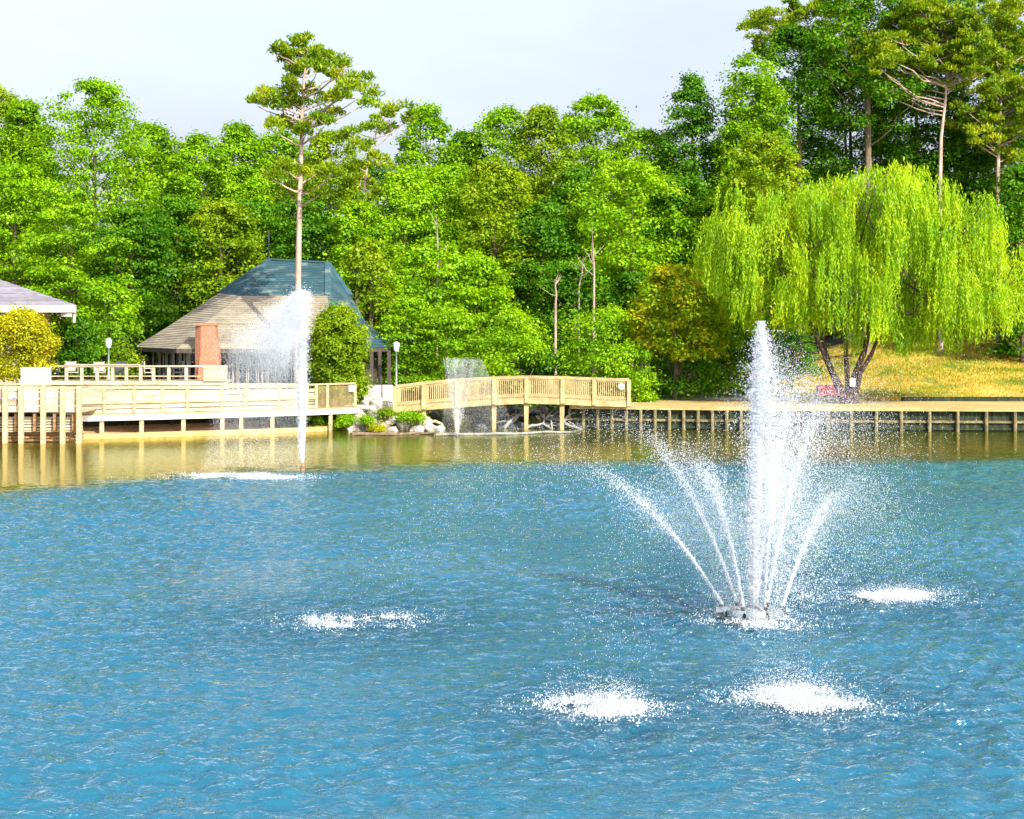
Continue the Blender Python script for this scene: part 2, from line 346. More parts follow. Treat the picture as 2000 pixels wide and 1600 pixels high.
def drops_mesh(name, pos, size, mat, parent, stretch=None):
    n = len(pos); base = np.array([(1, 0, 0), (-1, 0, 0), (0, 1, 0), (0, -1, 0), (0, 0, 1), (0, 0, -1)], float)
    V = base[None] * size[:, None, None]
    V = V * rng.uniform(0.7, 1.3, (n, 1, 3))
    if stretch is not None: V[:, :, 2] *= stretch[:, None]
    th = rng.uniform(0, np.pi, n); c, s = np.cos(th)[:, None], np.sin(th)[:, None]
    x = V[:, :, 0] * c - V[:, :, 1] * s; y = V[:, :, 0] * s + V[:, :, 1] * c; V[:, :, 0] = x; V[:, :, 1] = y
    V = (V + pos[:, None, :]).reshape(-1, 3)
    T = np.array([(0, 2, 4), (2, 1, 4), (1, 3, 4), (3, 0, 4), (2, 0, 5), (1, 2, 5), (3, 1, 5), (0, 3, 5)])
    Q = (T[None] + (np.arange(n) * 6)[:, None, None]).reshape(-1, 3)
    return np_mesh(name, V, Q, mat, parent, 3)

# ------------------------------------------------------------------ terrain and water
def sstep(a, b, x):
    t = np.clip((x - a) / (b - a), 0, 1); return t * t * (3 - 2 * t)
SH = [(-200, 74), (-20, 76.5), (-16.5, 79.5), (-12, 82), (-9.5, 85.5), (-3.6, 85.3), (-2.9, 88), (-1.5, 93), (1.5, 93), (2.4, 86.6), (26, 84.2), (200, 84)]
def gz(X, Y):
    X = np.asarray(X, float); Y = np.asarray(Y, float)
    ys = np.interp(X, [p[0] for p in SH], [p[1] for p in SH]); d = Y - ys
    under = -1.3 * np.clip(-d / 2.5, 0, 1) - 0.05
    wd = np.where(X > 2.2, 0.35, 3.5); rise = 0.98 * np.clip(d / wd, 0, 1)
    z = np.where(d < 0, under, rise)
    hill = np.interp(X, [13, 17, 21, 30, 60], [0, 0.45, 1.8, 2.95, 4.5])
    z = z + hill * np.clip((Y - 92.5) / 19.5, 0, 1.25) + np.clip((Y - 102), 0, 200) * 0.03
    z = np.where(Y < -40, 1.0 * np.clip((-40 - Y) / 5, 0, 1) + np.where(Y < -40, 0.0, 0), z)
    return z
def gzf(x, y): return float(gz(x, y))
def grid(name, xs, ys, zf, mat, kind, label=None):
    Xg, Yg = np.meshgrid(xs, ys); V = np.stack([Xg, Yg, zf(Xg, Yg)], -1).reshape(-1, 3)
    nx, ny = len(xs), len(ys); i = np.arange(nx - 1)[None] + np.arange(ny - 1)[:, None] * nx
    Q = np.stack([i, i + 1, i + 1 + nx, i + nx], -1).reshape(-1, 4)
    o = np_mesh(name, V, Q, mat, None); o.data.polygons.foreach_set('use_smooth', [True] * len(Q))
    return tag(o, label, kind=kind)
xs = np.unique(np.concatenate([np.linspace(-1500, -60, 12), np.arange(-60, 60, 0.6), np.linspace(60, 1500, 12)]))
ys = np.unique(np.concatenate([np.linspace(-700, -60, 6), np.linspace(-60, 72, 12), np.arange(72, 98, 0.3), np.arange(98, 150, 1.2), np.linspace(150, 2200, 14)]))
def gz_n(X, Y):
    return gz(X, Y) + 0.06 * (np.sin(X * 1.3 + 2) * np.cos(Y * 1.1)) * (Y > 93) + 0.25 * np.sin(X * .35 + Y * .12) * sstep(93, 104, Y)
grid('ground', xs, ys, gz_n, 'bank_ground', 'structure')
wrng = np.random.default_rng(3); WV = []
for lam in np.geomspace(0.20, 1.7, 64):
    th = wrng.normal() * .75 + math.pi / 2 + .15; WV.append((2 * math.pi / lam * math.cos(th), 2 * math.pi / lam * math.sin(th), wrng.uniform(0, 6.28), lam))
def water_h(X, Y):
    h = np.zeros(X.shape)
    for kx, ky, ph, lam in WV:
        a = .0125 * lam * (1.0 if lam < .45 else (.45 / lam) ** 1.0)
        q = np.sin(kx * X + ky * Y + ph + .35 * np.sin(.31 * X + ph) + .3 * np.sin(.27 * Y + ph * 2)); h += a * (q - .28 * (1 - q * q))
    yb = 65.7 + .11 * X - .045 * np.minimum(X, 0) ** 2; m = 1 - .93 * sstep(-3.5, 2.5, Y - yb + 1.2 * np.sin(X * .9) + .8 * np.sin(X * 2.3 + Y))
    g = .62 + .38 * np.sin(X * .33 + 1.3 * np.sin(Y * .17)) * np.sin(Y * .24 + 1.1 * np.sin(X * .21) + .8)
    ch = np.zeros(X.shape)
    for _, (cx, cy), rx, ry in SPL + [('m', (FX, FY), 1.2, 1.0)]: ch = np.maximum(ch, np.exp(-(((X - cx) / (rx * 2)) ** 2 + ((Y - cy) / (ry * 2)) ** 2)))
    ring = np.zeros(X.shape)
    for _, (cx, cy), rx, ry in SPL + [('m', (FX, FY), 1.2, 1.0)]:
        d = np.sqrt((X - cx) ** 2 + (Y - cy) ** 2); ring += .010 * np.sin(d * 11) * np.exp(-d / 1.6)
    fade = np.clip((Y + 60) / 5, 0, 1) * np.clip((190 - np.abs(X)) / 5, 0, 1)
    return (h * (m * g * .95 + ch * .7) + ring * m) * fade
wx_ = np.unique(np.concatenate([np.linspace(-190, -21, 30), np.arange(-21, 21, .055), np.linspace(21, 190, 30)]))
wy_ = [-60., -30., 0., 8.]
while wy_[-1] < 72: wy_.append(wy_[-1] + (.5 if wy_[-1] < 16 else .032 + .0016 * (wy_[-1] - 16)))
wy_ = np.array(wy_ + [74, 78, 82, 86, 90, 95, 100.])
grid('pond_water', wx_, wy_, water_h, 'pond_water', 'structure')

# ------------------------------------------------------------------ left deck, walkway and their railings
def plank_wall(mb, x0, x1, y, z0, z1, n, t=0.04, gap=0.035, rr=random):
    hgt = (z1 - z0) / n
    for i in range(n):
        cuts = [x0]
        while x1 - cuts[-1] > 3.2: cuts.append(cuts[-1] + rr.uniform(1.6, 2.8))
        cuts.append(x1)
        for a, b in zip(cuts[:-1], cuts[1:]):
            j = rr.uniform(0, 0.012)
            mb.box(a + 0.004, b - 0.004, y - t - j, y, z0 + i * hgt + gap / 2, z0 + (i + 1) * hgt - gap / 2)
# segment A: the planked pier at the far left, standing in the water
YA = 76.0
pier = thing('timber_pier', 'pale planked timber pier standing in the water below the yellow shrub at the far left', 'pier', (PX(80, YA), YA, 0))
xa0, xa1 = PX(-140, YA), PX(158, YA)
mb = MB(); plank_wall(mb, xa0, xa1, YA + 0.02, PZ(806, YA), PZ(752, YA), 4); mb.build('parapet', 'cream_board', pier, bevel=0.008)
mb = MB(); plank_wall(mb, xa0, xa1, YA + 0.35, PZ(842, YA), PZ(814, YA), 5); mb.build('lower_boards', 'cream_board', pier)
mb = MB(); plank_wall(mb, xa0, xa1, YA + 0.55, 0.02, PZ(847, YA), 3); mb.build('footing_boards', 'brown_wood', pier)
mb = MB(); mb.box(xa0, xa1 + 0.15, YA - 0.10, YA + 0.28, PZ(752, YA) + 0.003, PZ(752, YA) + 0.06); mb.build('rail_cap', 'pale_wood', pier)
mb = MB(); mb.box(xa0, xa1, YA + 0.30, YA + 0.45, PZ(845, YA), PZ(842, YA) - 0.003); mb.build('ledge', 'pale_wood', pier)
mb = MB()
for i in range(24): mb.box(xa0, xa1, YA + 0.66 + i * 0.15, YA + 0.80 + i * 0.15, 1.20, 1.24)
mb.build('decking', 'pale_wood', pier)
for px in (-95, -55, -20, 12, 43, 86, 124, 156):
    x = PX(px, YA); mb = MB(); mb.box(x - 0.095, x + 0.095, YA - 0.24, YA - 0.035, -1.0, PZ(754, YA)); mb.build('pier_post', 'pale_wood', pier, bevel=0.012)
for px in (30, 66, 105, 142):
    x = PX(px, YA); mb = MB(); mb.box(x - 0.05, x + 0.05, YA + 0.08, YA + 0.3, PZ(842, YA), PZ(808, YA)); mb.build('brace', 'brown_wood', pier)

# segment B: the long low deck over the bank (edge bends away to the right)
def edge(px):   # (x, y) of the deck's front edge for a column of the photo
    Y = float(np.interp(px, [150, 300, 450, 600, 700], [78.6, 80.0, 81.6, 83.6, 85.4])); return PX(px, Y), Y
deck = thing('waterside_deck', 'long low cream timber deck with boarded sides reaching from the pier to the rocks', 'deck', (PX(400, 82), 82, 0))
ZD = 0.98
def strip(mb, pxs, z0, z1, off0, off1):
    for a, b in zip(pxs[:-1], pxs[1:]):
        (xa, ya), (xb, yb) = edge(a), edge(b)
        mb.add([(xa, ya + off0, z0), (xb, yb + off0, z0), (xb, yb + off1, z0), (xa, ya + off1, z0), (xa, ya + off0, z1), (xb, yb + off0, z1), (xb, yb + off1, z1), (xa, ya + off1, z1)],
               [(0, 3, 2, 1), (4, 5, 6, 7), (0, 1, 5, 4), (1, 2, 6, 5), (2, 3, 7, 6), (3, 0, 4, 7)])
cols = [160, 215, 270, 325, 380, 433, 490, 545, 600, 650, 696]
mb = MB(); strip(mb, cols, ZD - 0.27, ZD - 0.02, 0.0, 0.08); mb.build('fascia_beam', 'white_beam', deck, bevel=0.01)
mb = MB()
for i in range(20): strip(mb, cols, ZD - 0.018, ZD + 0.02, -0.05 + i * 0.15, 0.09 + i * 0.15)
mb.build('decking', 'pale_wood', deck)
bc = [160, 204, 262, 318, 366, 433, 480, 545, 600, 618]
mb = MB()
for i, (z0, z1) in enumerate(((1.02, 1.20), (1.21, 1.33), (1.34, 1.52), (1.53, 1.72), (1.73, 1.90))):
    strip(mb, [c + (0 if c in (160, 618) else random.randint(-18, 18)) for c in bc], z0, z1 - 0.03, 0.05 + 0.02 * (i % 2), 0.10 + 0.02 * (i % 2))
mb.build('side_boards', 'cream_board', deck)
mb = MB(); strip(mb, [160, 240, 318, 433, 545, 618], 1.42, 1.53, -0.05, 0.045); mb.build('waler', 'pale_wood', deck)
mb = MB(); strip(mb, [160, 270, 380, 490, 600, 650, 694], 2.02, 2.09, -0.06, 0.20); mb.build('hand_rail', 'pale_wood', deck)
for px in (204, 262, 318, 366, 433, 480, 545, 600, 618, 640, 694):
    x, y = edge(px); mb = MB(); mb.box(x - 0.06, x + 0.06, y - 0.045, y + 0.04, ZD + 0.03, 2.015); mb.build('rail_post', 'pale_wood', deck)
mb = MB()
for k in range(46):
    px = 619 + k * 1.65; x, y = edge(px)
    mb.box(x - 0.008, x + 0.008, y + 0.06, y + 0.076, ZD + 0.03, 2.01)
mb.build('balusters', 'gold_wood', deck)
for px in (197, 275, 357, 433, 470, 531, 588, 645):
    x, y = edge(px); mb = MB(); mb.box(x - 0.085, x + 0.085, y + 0.09, y + 0.25, -0.3, ZD - 0.02); mb.build('deck_post', 'pale_wood', deck, bevel=0.012)
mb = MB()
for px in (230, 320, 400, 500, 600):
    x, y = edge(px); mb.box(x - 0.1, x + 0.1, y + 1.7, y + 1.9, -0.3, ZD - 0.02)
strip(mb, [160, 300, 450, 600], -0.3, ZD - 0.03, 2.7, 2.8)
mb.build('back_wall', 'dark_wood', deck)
mb = MB(); strip(mb, [150, 215, 270, 325, 380, 433, 490, 545, 600, 640], -0.4, 0.20, -0.35, 0.0)
mb.build('kick_beam', 'brown_wood', None)
o = bpy.data.objects['kick_beam']; o.name = 'bank_timber'; tag(o, 'tan timber edging lying along the waterline under the low deck', 'edging'); o.data.materials[0] = MATS['deck_boards']
mb = MB(); mb.box(edge(687)[0] - 0.13, edge(687)[0] + 0.13, edge(687)[1] - 0.10, edge(687)[1] - 0.065, 1.68, 1.98)
tag(mb.build('notice_sign', 'sign_white', None, bevel=0.01), 'small white square notice on the right end of the deck railing beside the hedge', 'sign')

# upper deck with railing, behind
YU = 85.6
up = thing('upper_deck', 'raised cream deck with a post railing in front of the brick chimney', 'deck', (PX(270, YU), YU, 0))
xu0, xu1 = PX(95, YU), PX(445, YU)
mb = MB(); plank_wall(mb, xu0, xu1, YU, 1.0, PZ(744, YU), 6); mb.build('side_boards', 'cream_board', up)
mb = MB()
for i in range(14): mb.box(xu0, xu1, YU + 0.02 + i * 0.15, YU + 0.155 + i * 0.15, PZ(744, YU) - 0.05, PZ(744, YU))
mb.build('decking', 'pale_wood', up)
zt = PZ(717, YU)
mb = MB(); mb.box(xu0, xu1, YU - 0.08, YU + 0.14, zt, zt + 0.07); mb.box(PX(127, YU), PX(273, YU), YU - 0.13, YU + 0.19, zt + 0.073, zt + 0.13); mb.build('hand_rail', 'cream_board', up)
mb = MB(); mb.box(xu0, xu1, YU - 0.03, YU + 0.03, PZ(736, YU), PZ(736, YU) + 0.05); mb.build('mid_rail', 'pale_wood', up)
for px in (96, 130, 160, 190, 220, 247, 275, 300, 330, 364):
    x = PX(px, YU); mb = MB(); mb.box(x - 0.07, x + 0.07, YU - 0.05, YU + 0.06, PZ(744, YU) + 0.002, zt - 0.002); mb.build('rail_post', 'cream_board', up)
mb = MB(); plank_wall(mb, PX(398, YU), xu1, YU - 0.09, PZ(745, YU), zt, 5, gap=0.008); mb.build('solid_panel', 'cream_board', up)
mb = MB(); plank_wall(mb, PX(445, 86.6), PX(600, 86.6), 86.6, 1.0, PZ(748, 86.6), 4)
tag(mb.build('boarded_wall', 'cream_board', None), 'low cream boarded wall below the tall windows, behind the mist of the far fountain', 'wall')

# furniture on the upper deck
ZU = PZ(744, YU)
def chair(x, y, z, rz, mat, label):
    t = thing('patio_chair', label, 'chair', (x, y, z), 'chairs on the upper deck')
    def part(nm, boxes, m):
        mb = MB()
        for b in boxes: mb.box(*b)
        o = mb.build(nm, m, None, bevel=0.006); o.parent = t; return o
    part('seat', [(-.24, .24, -.22, .24, .42, .46)], mat)
    part('backrest', [(-.24, .24, .22, .26, .50, .92), (-.24, -.20, .21, .25, .42, .95), (.20, .24, .21, .25, .42, .95)], mat)
    for sx in (-1, 1):
        for sy in (-1, 1): part('leg', [(sx * .21 - .02, sx * .21 + .02, sy * .2 - .02, sy * .2 + .02, 0, .42)], 'dark_metal')
        part('armrest', [(sx * .25 - .03, sx * .25 + .03, -.2, .22, .62, .65), (sx * .25 - .015, sx * .25 + .015, -.2, -.17, .42, .62)], mat)
    t.rotation_euler = (0, 0, rz); return t
cl = ['patio chair with dark frame nearest the yellow shrub on the upper deck', 'second patio chair right of the yellow shrub behind the upper railing',
      'patio chair below the lamp post behind the upper deck railing', 'patio chair just right of the lamp post on the upper deck',
      'patio chair left of the brick chimney on the upper deck', 'patio chair directly under the brick chimney on the upper deck']
for (px, rz, m, l) in zip((112, 140, 196, 236, 292, 345), (2.5, 0.4, 3.3, 0.2, 2.0, -1.2), ('dark_metal', 'mullion', 'mullion', 'dark_metal', 'mullion', 'dark_metal'), cl):
    chair(PX(px, 87), 87.0 + random.uniform(-.3, .3), ZU - 0.1, rz, m, l)
def table(x, y, z, label):
    t = thing('patio_table', label, 'table', (x, y, z), 'tables on the upper deck')
    mb = MB(); mb.tube([(x, y, z + .70), (x, y, z + .74)], [.48, .48], 20); mb.build('tabletop', 'trim_white', t)
    mb = MB(); mb.tube([(x, y, z + .03), (x, y, z + .70)], [.04, .04], 8); mb.build('pedestal', 'dark_metal', t)
    mb = MB(); mb.tube([(x, y, z), (x, y, z + .03)], [.28, .26], 12); mb.build('base', 'dark_metal', t)
table(PX(172, 87.2), 87.2, ZU - .1, 'round white patio table left of the lamp post on the upper deck')
table(PX(265, 87.2), 87.2, ZU - .1, 'round white patio table between the lamp post and the chimney')
table(PX(320, 87.2), 87.2, ZU - .1, 'round white patio table nearest the brick chimney')
mb = MB(); mb.box(PX(40, 78), PX(91, 78), 78, 78.8, 1.25, PZ(721, 78)); mb.box(PX(39, 78), PX(92, 78), 77.97, 78.83, PZ(721, 78) + 0.002, PZ(721, 78) + 0.05)
tag(mb.build('storage_cabinet', 'sign_white', None, bevel=0.015), 'plain white cabinet standing on the pier under the yellow shrub', 'cabinet')
chair(PX(8, 78), 78.0, 1.24, 2.8, 'cloth_blue', 'blue chair on the pier at the far left edge under the yellow shrub')
chair(PX(30, 78.4), 78.4, 1.24, -0.4, 'cloth_blue', 'blue chair on the pier beside the white cabinet')

# ------------------------------------------------------------------ lamp posts
def lamp(px, ytop, ybase, Y, label):
    x = PX(px, Y); zb = PZ(ybase, Y); zt = PZ(ytop, Y); t = thing('lamp_post', label, 'lamp', (x, Y, zb), 'lamp posts')
    mb = MB(); mb.tube([(x, Y, zb), (x, Y, zb + .25), (x, Y, zb + .3), (x, Y, zt - .48)], [.085, .08, .05, .04], 10); mb.build('pole', 'lamp_paint', t, smooth=True)
    mb = MB(); mb.tube([(x, Y, zt - .48), (x, Y, zt - .44), (x, Y, zt - .12), (x, Y, zt - .10)], [.06, .10, .17, .17], 8); mb.build('lantern', 'sign_white', t)
    mb = MB(); mb.tube([(x, Y, zt - .10), (x, Y, zt - .03), (x, Y, zt)], [.19, .09, .015], 8); mb.build('lantern_cap', 'lamp_paint', t)
lamp(212, 660, 745, 88.5, 'pale lamp post with a white lantern behind the upper deck, left of the brick chimney')
lamp(774, 667, 785, 88.0, 'lamp post with a white lantern at the left end of the footbridge')

# ------------------------------------------------------------------ house with the big hipped roof
house = thing('lake_house', 'large hipped-roof house with tall dark windows and tan shingles with tree shade painted in teal, behind the deck', 'house', (PX(520, 92), 92, 1.0))
def rp(px, py, Y): return tuple(P(px, py, Y))
eL, eFL, eFR, eR = (268, 92.5), (345, 87.6), (655, 87.6), (770, 92.5)
ze = PZ(681, 89)
def at(px, Y, z): return (PX(px, Y), Y, z)
outer = [at(eL[0], eL[1], ze), at(eFL[0], eFL[1], ze), at(eFR[0], eFR[1], ze), at(eR[0], eR[1], ze), at(770, 100, ze), at(655, 105, ze), at(345, 105, ze), at(268, 100, ze)]
mz = PZ(632, 90.3); mid1 = [at(345, 93.6, mz + .1), at(400, 89.9, mz), at(645, 89.9, mz), at(715, 93.6, mz), at(715, 99, mz), at(645, 102.6, mz), at(400, 102.6, mz), at(345, 99, mz)]
hz = PZ(578, 92.5); mid2 = [at(428, 94.6, hz + .15), at(470, 92.4, hz), at(640, 92.4, hz), at(685, 94.6, hz), at(685, 98, hz), at(640, 100, hz), at(470, 100, hz), at(428, 98, hz)]
ap1, ap2 = rp(525, 508, 96.2), rp(640, 514, 96.2)
def ring(mb, A, B, sub=5):
    n = len(A)
    for i in range(n):
        j = (i + 1) % n
        mb.add([A[i], A[j], B[j], B[i]], [(0, 1, 2, 3)])
roof = MB(); ring(roof, outer, mid1); ring(roof, mid1, mid2)
roof = roof.build('roof', 'roof_tan', house)
TEAL_SHADE = lambda i, low: i in (2, 3)  # right-hand facets that get the painted tree shade
tp = MB()
m2 = [(v[0], v[1], v[2] + 0.0) for v in mid2]
tp.add([m2[1], m2[2], ap2, ap1], [(0, 1, 2, 3)]); tp.add([m2[0], m2[1], ap1], [(0, 1, 2)]); tp.add([m2[2], m2[3], ap2], [(0, 1, 2)])
tp.add([m2[3], m2[4], ap2], [(0, 1, 2)]); tp.add([m2[4], m2[5], ap2], [(0, 1, 2)]); tp.add([m2[5], m2[6], ap1, ap2], [(0, 1, 2, 3)]); tp.add([m2[6], m2[7], ap1], [(0, 1, 2)]); tp.add([m2[7], m2[0], ap1], [(0, 1, 2)])
tp.build('roof_crown', 'roof_teal_shade', roof)
# shingle courses: thin proud strips following each facet
def courses(A, B, name, mat, n, pick):
    mb = MB(); k = len(A)
    for i in range(k):
        if not pick(i): continue
        j = (i + 1) % k; a, b, c, d = Vector(A[i]), Vector(A[j]), Vector(B[j]), Vector(B[i])
        nr = (b - a).cross(d - a).normalized()
        for q in range(n):
            t0 = (q + 0.02) / n; t1 = (q + 0.93) / n
            p0 = a.lerp(d, t0); p1 = b.lerp(c, t0); p2 = b.lerp(c, t1); p3 = a.lerp(d, t1)
            mb.add([p0 + nr * 0.028, p1 + nr * 0.028, p2 + nr * 0.010, p3 + nr * 0.010, p0 - nr * .01, p1 - nr * .01], [(0, 1, 2, 3), (4, 5, 1, 0)])
    return mb.build(name, mat, roof)
courses(outer, mid1, 'shingles', 'roof_tan', 16, lambda i: not TEAL_SHADE(i, True)); courses(mid1, mid2, 'shingles', 'roof_tan', 14, lambda i: not TEAL_SHADE(i, False))
courses(outer, mid1, 'shingles', 'roof_teal_shade', 16, lambda i: TEAL_SHADE(i, True)); courses(mid1, mid2, 'shingles', 'roof_teal_shade', 14, lambda i: TEAL_SHADE(i, False))
capA = [m2[1], m2[2]]; courses_m = MB()
for A_, B_ in (((m2[1], m2[2]), (ap1, ap2)),):
    a, b, c, d = Vector(A_[0]), Vector(A_[1]), Vector(B_[1]), Vector(B_[0]); nr = (b - a).cross(d - a).normalized()
    for q in range(20):
        t0 = (q + .02) / 20; t1 = (q + .95) / 20; p0 = a.lerp(d, t0); p1 = b.lerp(c, t0); p2 = b.lerp(c, t1); p3 = a.lerp(d, t1)
        courses_m.add([p0 + nr * 0.028, p1 + nr * 0.028, p2 + nr * 0.010, p3 + nr * 0.010, p0 - nr * .01, p1 - nr * .01], [(0, 1, 2, 3), (4, 5, 1, 0)])
courses_m.build('teal_shade_shingles', 'roof_teal_shade', roof)
mb = MB()
for i in (0, 1, 2, 3):
    ap = ap1 if i < 2 else ap2
    mb.beam(Vector(m2[i]) + Vector((0, 0, .05)), Vector(ap) + Vector((0, 0, .05)), 0.28, 0.06)
mb.beam(Vector(ap1) + Vector((0, 0, .05)), Vector(ap2) + Vector((0, 0, .05)), 0.25, 0.07)
mb.build('ridge_cap', 'roof_teal_shade', roof)
mb = MB(); a = Vector(ap1); mb.tube([a, a + Vector((0, 0, .12)), a + Vector((0, 0, 1.45))], [.14, .05, .03], 8); mb.build('finial', 'dark_metal', roof)
mb = MB()
for i in range(8):
    a, b = Vector(outer[i]), Vector(outer[(i + 1) % 8]); mb.beam(a - Vector((0, 0, .10)), b - Vector((0, 0, .10)), 0.06, 0.17)
mb.build('eave_fascia', 'dark_wall', house)
def inset(i, k=0.10):
    c = Vector((PX(520, 96), 96.5, 0)); v = Vector(outer[i]); q = v.lerp(Vector((c.x, c.y, v.z)), k); return q
wl = [inset(i, 0.13) for i in range(8)]
mb = MB()
for i in range(8):
    a, b = wl[i], wl[(i + 1) % 8]; zt_ = ze - 0.02
    mb.add([(a.x, a.y, 0.8), (b.x, b.y, 0.8), (b.x, b.y, zt_), (a.x, a.y, zt_)], [(0, 1, 2, 3)])
mb.add([(v.x, v.y, ze - .03) for v in wl], [tuple(range(8))])
mb.build('wall', 'dark_wall', house)
def windows(a, b, n, z0, z1):
    a = Vector((a.x, a.y, 0)); b = Vector((b.x, b.y, 0)); d = (b - a) / n; nr = Vector((d.y, -d.x, 0)).normalized()
    for i in range(n):
        p = a + d * (i + .04) + nr * .03; q = a + d * (i + .96) + nr * .03
        mb = MB(); mb.add([(p.x, p.y, z0), (q.x, q.y, z0), (q.x, q.y, z1), (p.x, p.y, z1)], [(0, 1, 2, 3)]); wn = mb.build('window', 'window_glass', house)
        mb = MB(); w_ = d.normalized() * 0.06
        e = nr * 0.05
        mb.beam((p + e) + Vector((0, 0, z0)), (p + e) + Vector((0, 0, z1)), 0.09, 0.09); mb.beam((q + e) + Vector((0, 0, z0)), (q + e) + Vector((0, 0, z1)), 0.09, 0.09)
        mb.beam((p + e) + Vector((0, 0, z0)), (q + e) + Vector((0, 0, z0)), 0.08, 0.07)
        if i % 3 == 1: mb.beam((p + q) / 2 + e + Vector((0, 0, z0)), (p + q) / 2 + e + Vector((0, 0, z1)), 0.05, 0.05)
        mb.build('frame', 'mullion', wn)
windows(wl[0], wl[1], 5, 1.6, ze - .14); windows(wl[1], wl[2], 14, 1.6, ze - .14)
# porch on the right under the trees
for px in (726, 742, 760):
    mb = MB(); x = PX(px, 89.5); mb.box(x - .08, x + .08, 89.4, 89.56, 1.0, ze - .1); mb.build('porch_post', 'dark_wall', house)
mb = MB(); mb.box(PX(712, 89.4), PX(768, 89.4), 89.2, 89.38, .9, PZ(752, 89.3)); mb.build('porch_base', 'concrete', house)
# chimney: broad lower stack narrowing at a sloped shoulder
YC = 87.0; x0, x1, xs0 = PX(392, YC), PX(426, YC), PX(378, YC)
ch = MB(); zb, zs1, zs2, zc = 1.0, PZ(684, YC), PZ(668, YC), PZ(636, YC)
prof = [(PX(379, YC), PX(427, YC), zb), (PX(379, YC), PX(427, YC), zs1), (PX(379, YC), PX(422, YC), zs2), (PX(380, YC), PX(420, YC), zc)]
vs = []
for a, b, z in prof: vs += [(a, YC + .25, z), (PX(392, YC) if z > 1 else a, YC, z), (b, YC, z), (b, YC + .8, z), (a, YC + .8, z)]
fs = [tuple(range(4, -1, -1))]
for k in range(3):
    for j in range(5): fs.append((k * 5 + j, k * 5 + (j + 1) % 5, (k + 1) * 5 + (j + 1) % 5, (k + 1) * 5 + j))
fs.append(tuple(15 + j for j in range(5))); ch.add(vs, fs)
chim = ch.build('chimney', 'brick', house, bevel=0.01)
mb = MB(); mb.box(PX(379, YC) - .03, PX(421, YC) + .03, YC - .04, YC + .84, zc + .002, zc + .10); mb.build('chimney_cap', 'brick', chim)

# small pavilion at far left
pv = thing('left_pavilion', 'small building with a pale grey hipped roof and white fascia at the far left edge', 'building', (PX(20, 86), 86, 1))
zE = PZ(596, 84.5)
A_ = [at(-260, 84.5, zE), at(146, 84.5, zE), at(143, 95, zE), at(-260, 95, zE)]; ap = [at(-130, 89.7, PZ(510, 89.7)), at(-60, 89.7, PZ(527, 89.7))]
ap[0] = (ap[0][0], ap[0][1], ap[1][2])
mb = MB(); mb.add([A_[0], A_[1], ap[1], ap[0]], [(0, 1, 2, 3)]); mb.add([A_[1], A_[2], ap[1]], [(0, 1, 2)]); mb.add([A_[2], A_[3], ap[0], ap[1]], [(0, 1, 2, 3)]); mb.add([A_[3], A_[0], ap[0]], [(0, 1, 2)])
rf = mb.build('roof', 'roof_grey', pv)
mb = MB(); nr = (Vector(A_[1]) - Vector(A_[0])).cross(Vector(ap[0]) - Vector(A_[0])).normalized()
for q in range(10):
    a, b, c, d = [Vector(v) for v in (A_[0], A_[1], ap[1], ap[0])]; t0, t1 = q / 10, (q + .94) / 10
    p0, p1, p2, p3 = a.lerp(d, t0), b.lerp(c, t0), b.lerp(c, t1), a.lerp(d, t1)
    mb.add([p0 + nr * .04, p1 + nr * .04, p2 + nr * .01, p3 + nr * .01, p0, p1], [(0, 1, 2, 3), (4, 5, 1, 0)])
mb.build('shingles', 'roof_grey', rf)
mb = MB(); mb.beam(Vector(A_[0]) - Vector((0, 0.03, .16)), Vector(A_[1]) - Vector((0, .03, .16)), .08, .32); mb.beam(Vector(A_[1]) - Vector((-.03, 0.05, .16)), Vector(A_[2]) - Vector((-.03, 0, .16)), .08, .32); mb.build('fascia', 'trim_white', pv)
mb = MB(); q = [(PX(-260, 86), 86), (PX(88, 86), 86), (PX(100, 94), 94), (PX(-260, 94), 94)]
mb.add([(a, b, 1.0) for a, b in q] + [(a, b, zE - .05) for a, b in q], [(0, 3, 2, 1), (4, 5, 6, 7), (0, 1, 5, 4), (1, 2, 6, 5), (2, 3, 7, 6), (3, 0, 4, 7)]); mb.build('wall', 'beige_wall', pv)
mb = MB(); x = PX(147, 84.6); mb.beam((x, 84.5, zE - .1), (x - .1, 84.8, zE - .75), .12, .12); mb.beam((PX(140, 84.5), 84.45, zE - .45), (PX(118, 84.5), 84.7, zE - .42), .08, .16); mb.build('downspout', 'trim_white', pv)

# ------------------------------------------------------------------ arched footbridge
br = thing('footbridge', 'arched yellow timber footbridge with slatted railings over the inlet', 'bridge', (PX(1000, 86), 86, 0))
BX = [768, 827, 892, 965, 1028, 1098, 1160, 1232]; BZ = [796, 791, 786, 781, 778, 780, 783, 785]
TZ = [756, 749, 743, 739, 737, 738.5, 741, 743]
def zfun(px, tab, Y): return PZ(float(np.interp(px, BX, tab)), 85.2)
YN, YF = 85.2, 86.9
seq = list(range(768, 1233, 16)) + [1232]
def bstrip(mb, Y0, Y1, lo, hi, tab, px0=768, px1=1232):
    q = [p for p in seq if px0 <= p <= px1]
    for a, b in zip(q[:-1], q[1:]):
        xa, xb = PX(a, YN), PX(b, YN); za, zb_ = zfun(a, tab, YN), zfun(b, tab, YN)
        mb.add([(xa, Y0, za + lo), (xb, Y0, zb_ + lo), (xb, Y1, zb_ + lo), (xa, Y1, za + lo), (xa, Y0, za + hi), (xb, Y0, zb_ + hi), (xb, Y1, zb_ + hi), (xa, Y1, za + hi)],
               [(0, 3, 2, 1), (4, 5, 6, 7), (0, 1, 5, 4), (1, 2, 6, 5), (2, 3, 7, 6), (3, 0, 4, 7)])
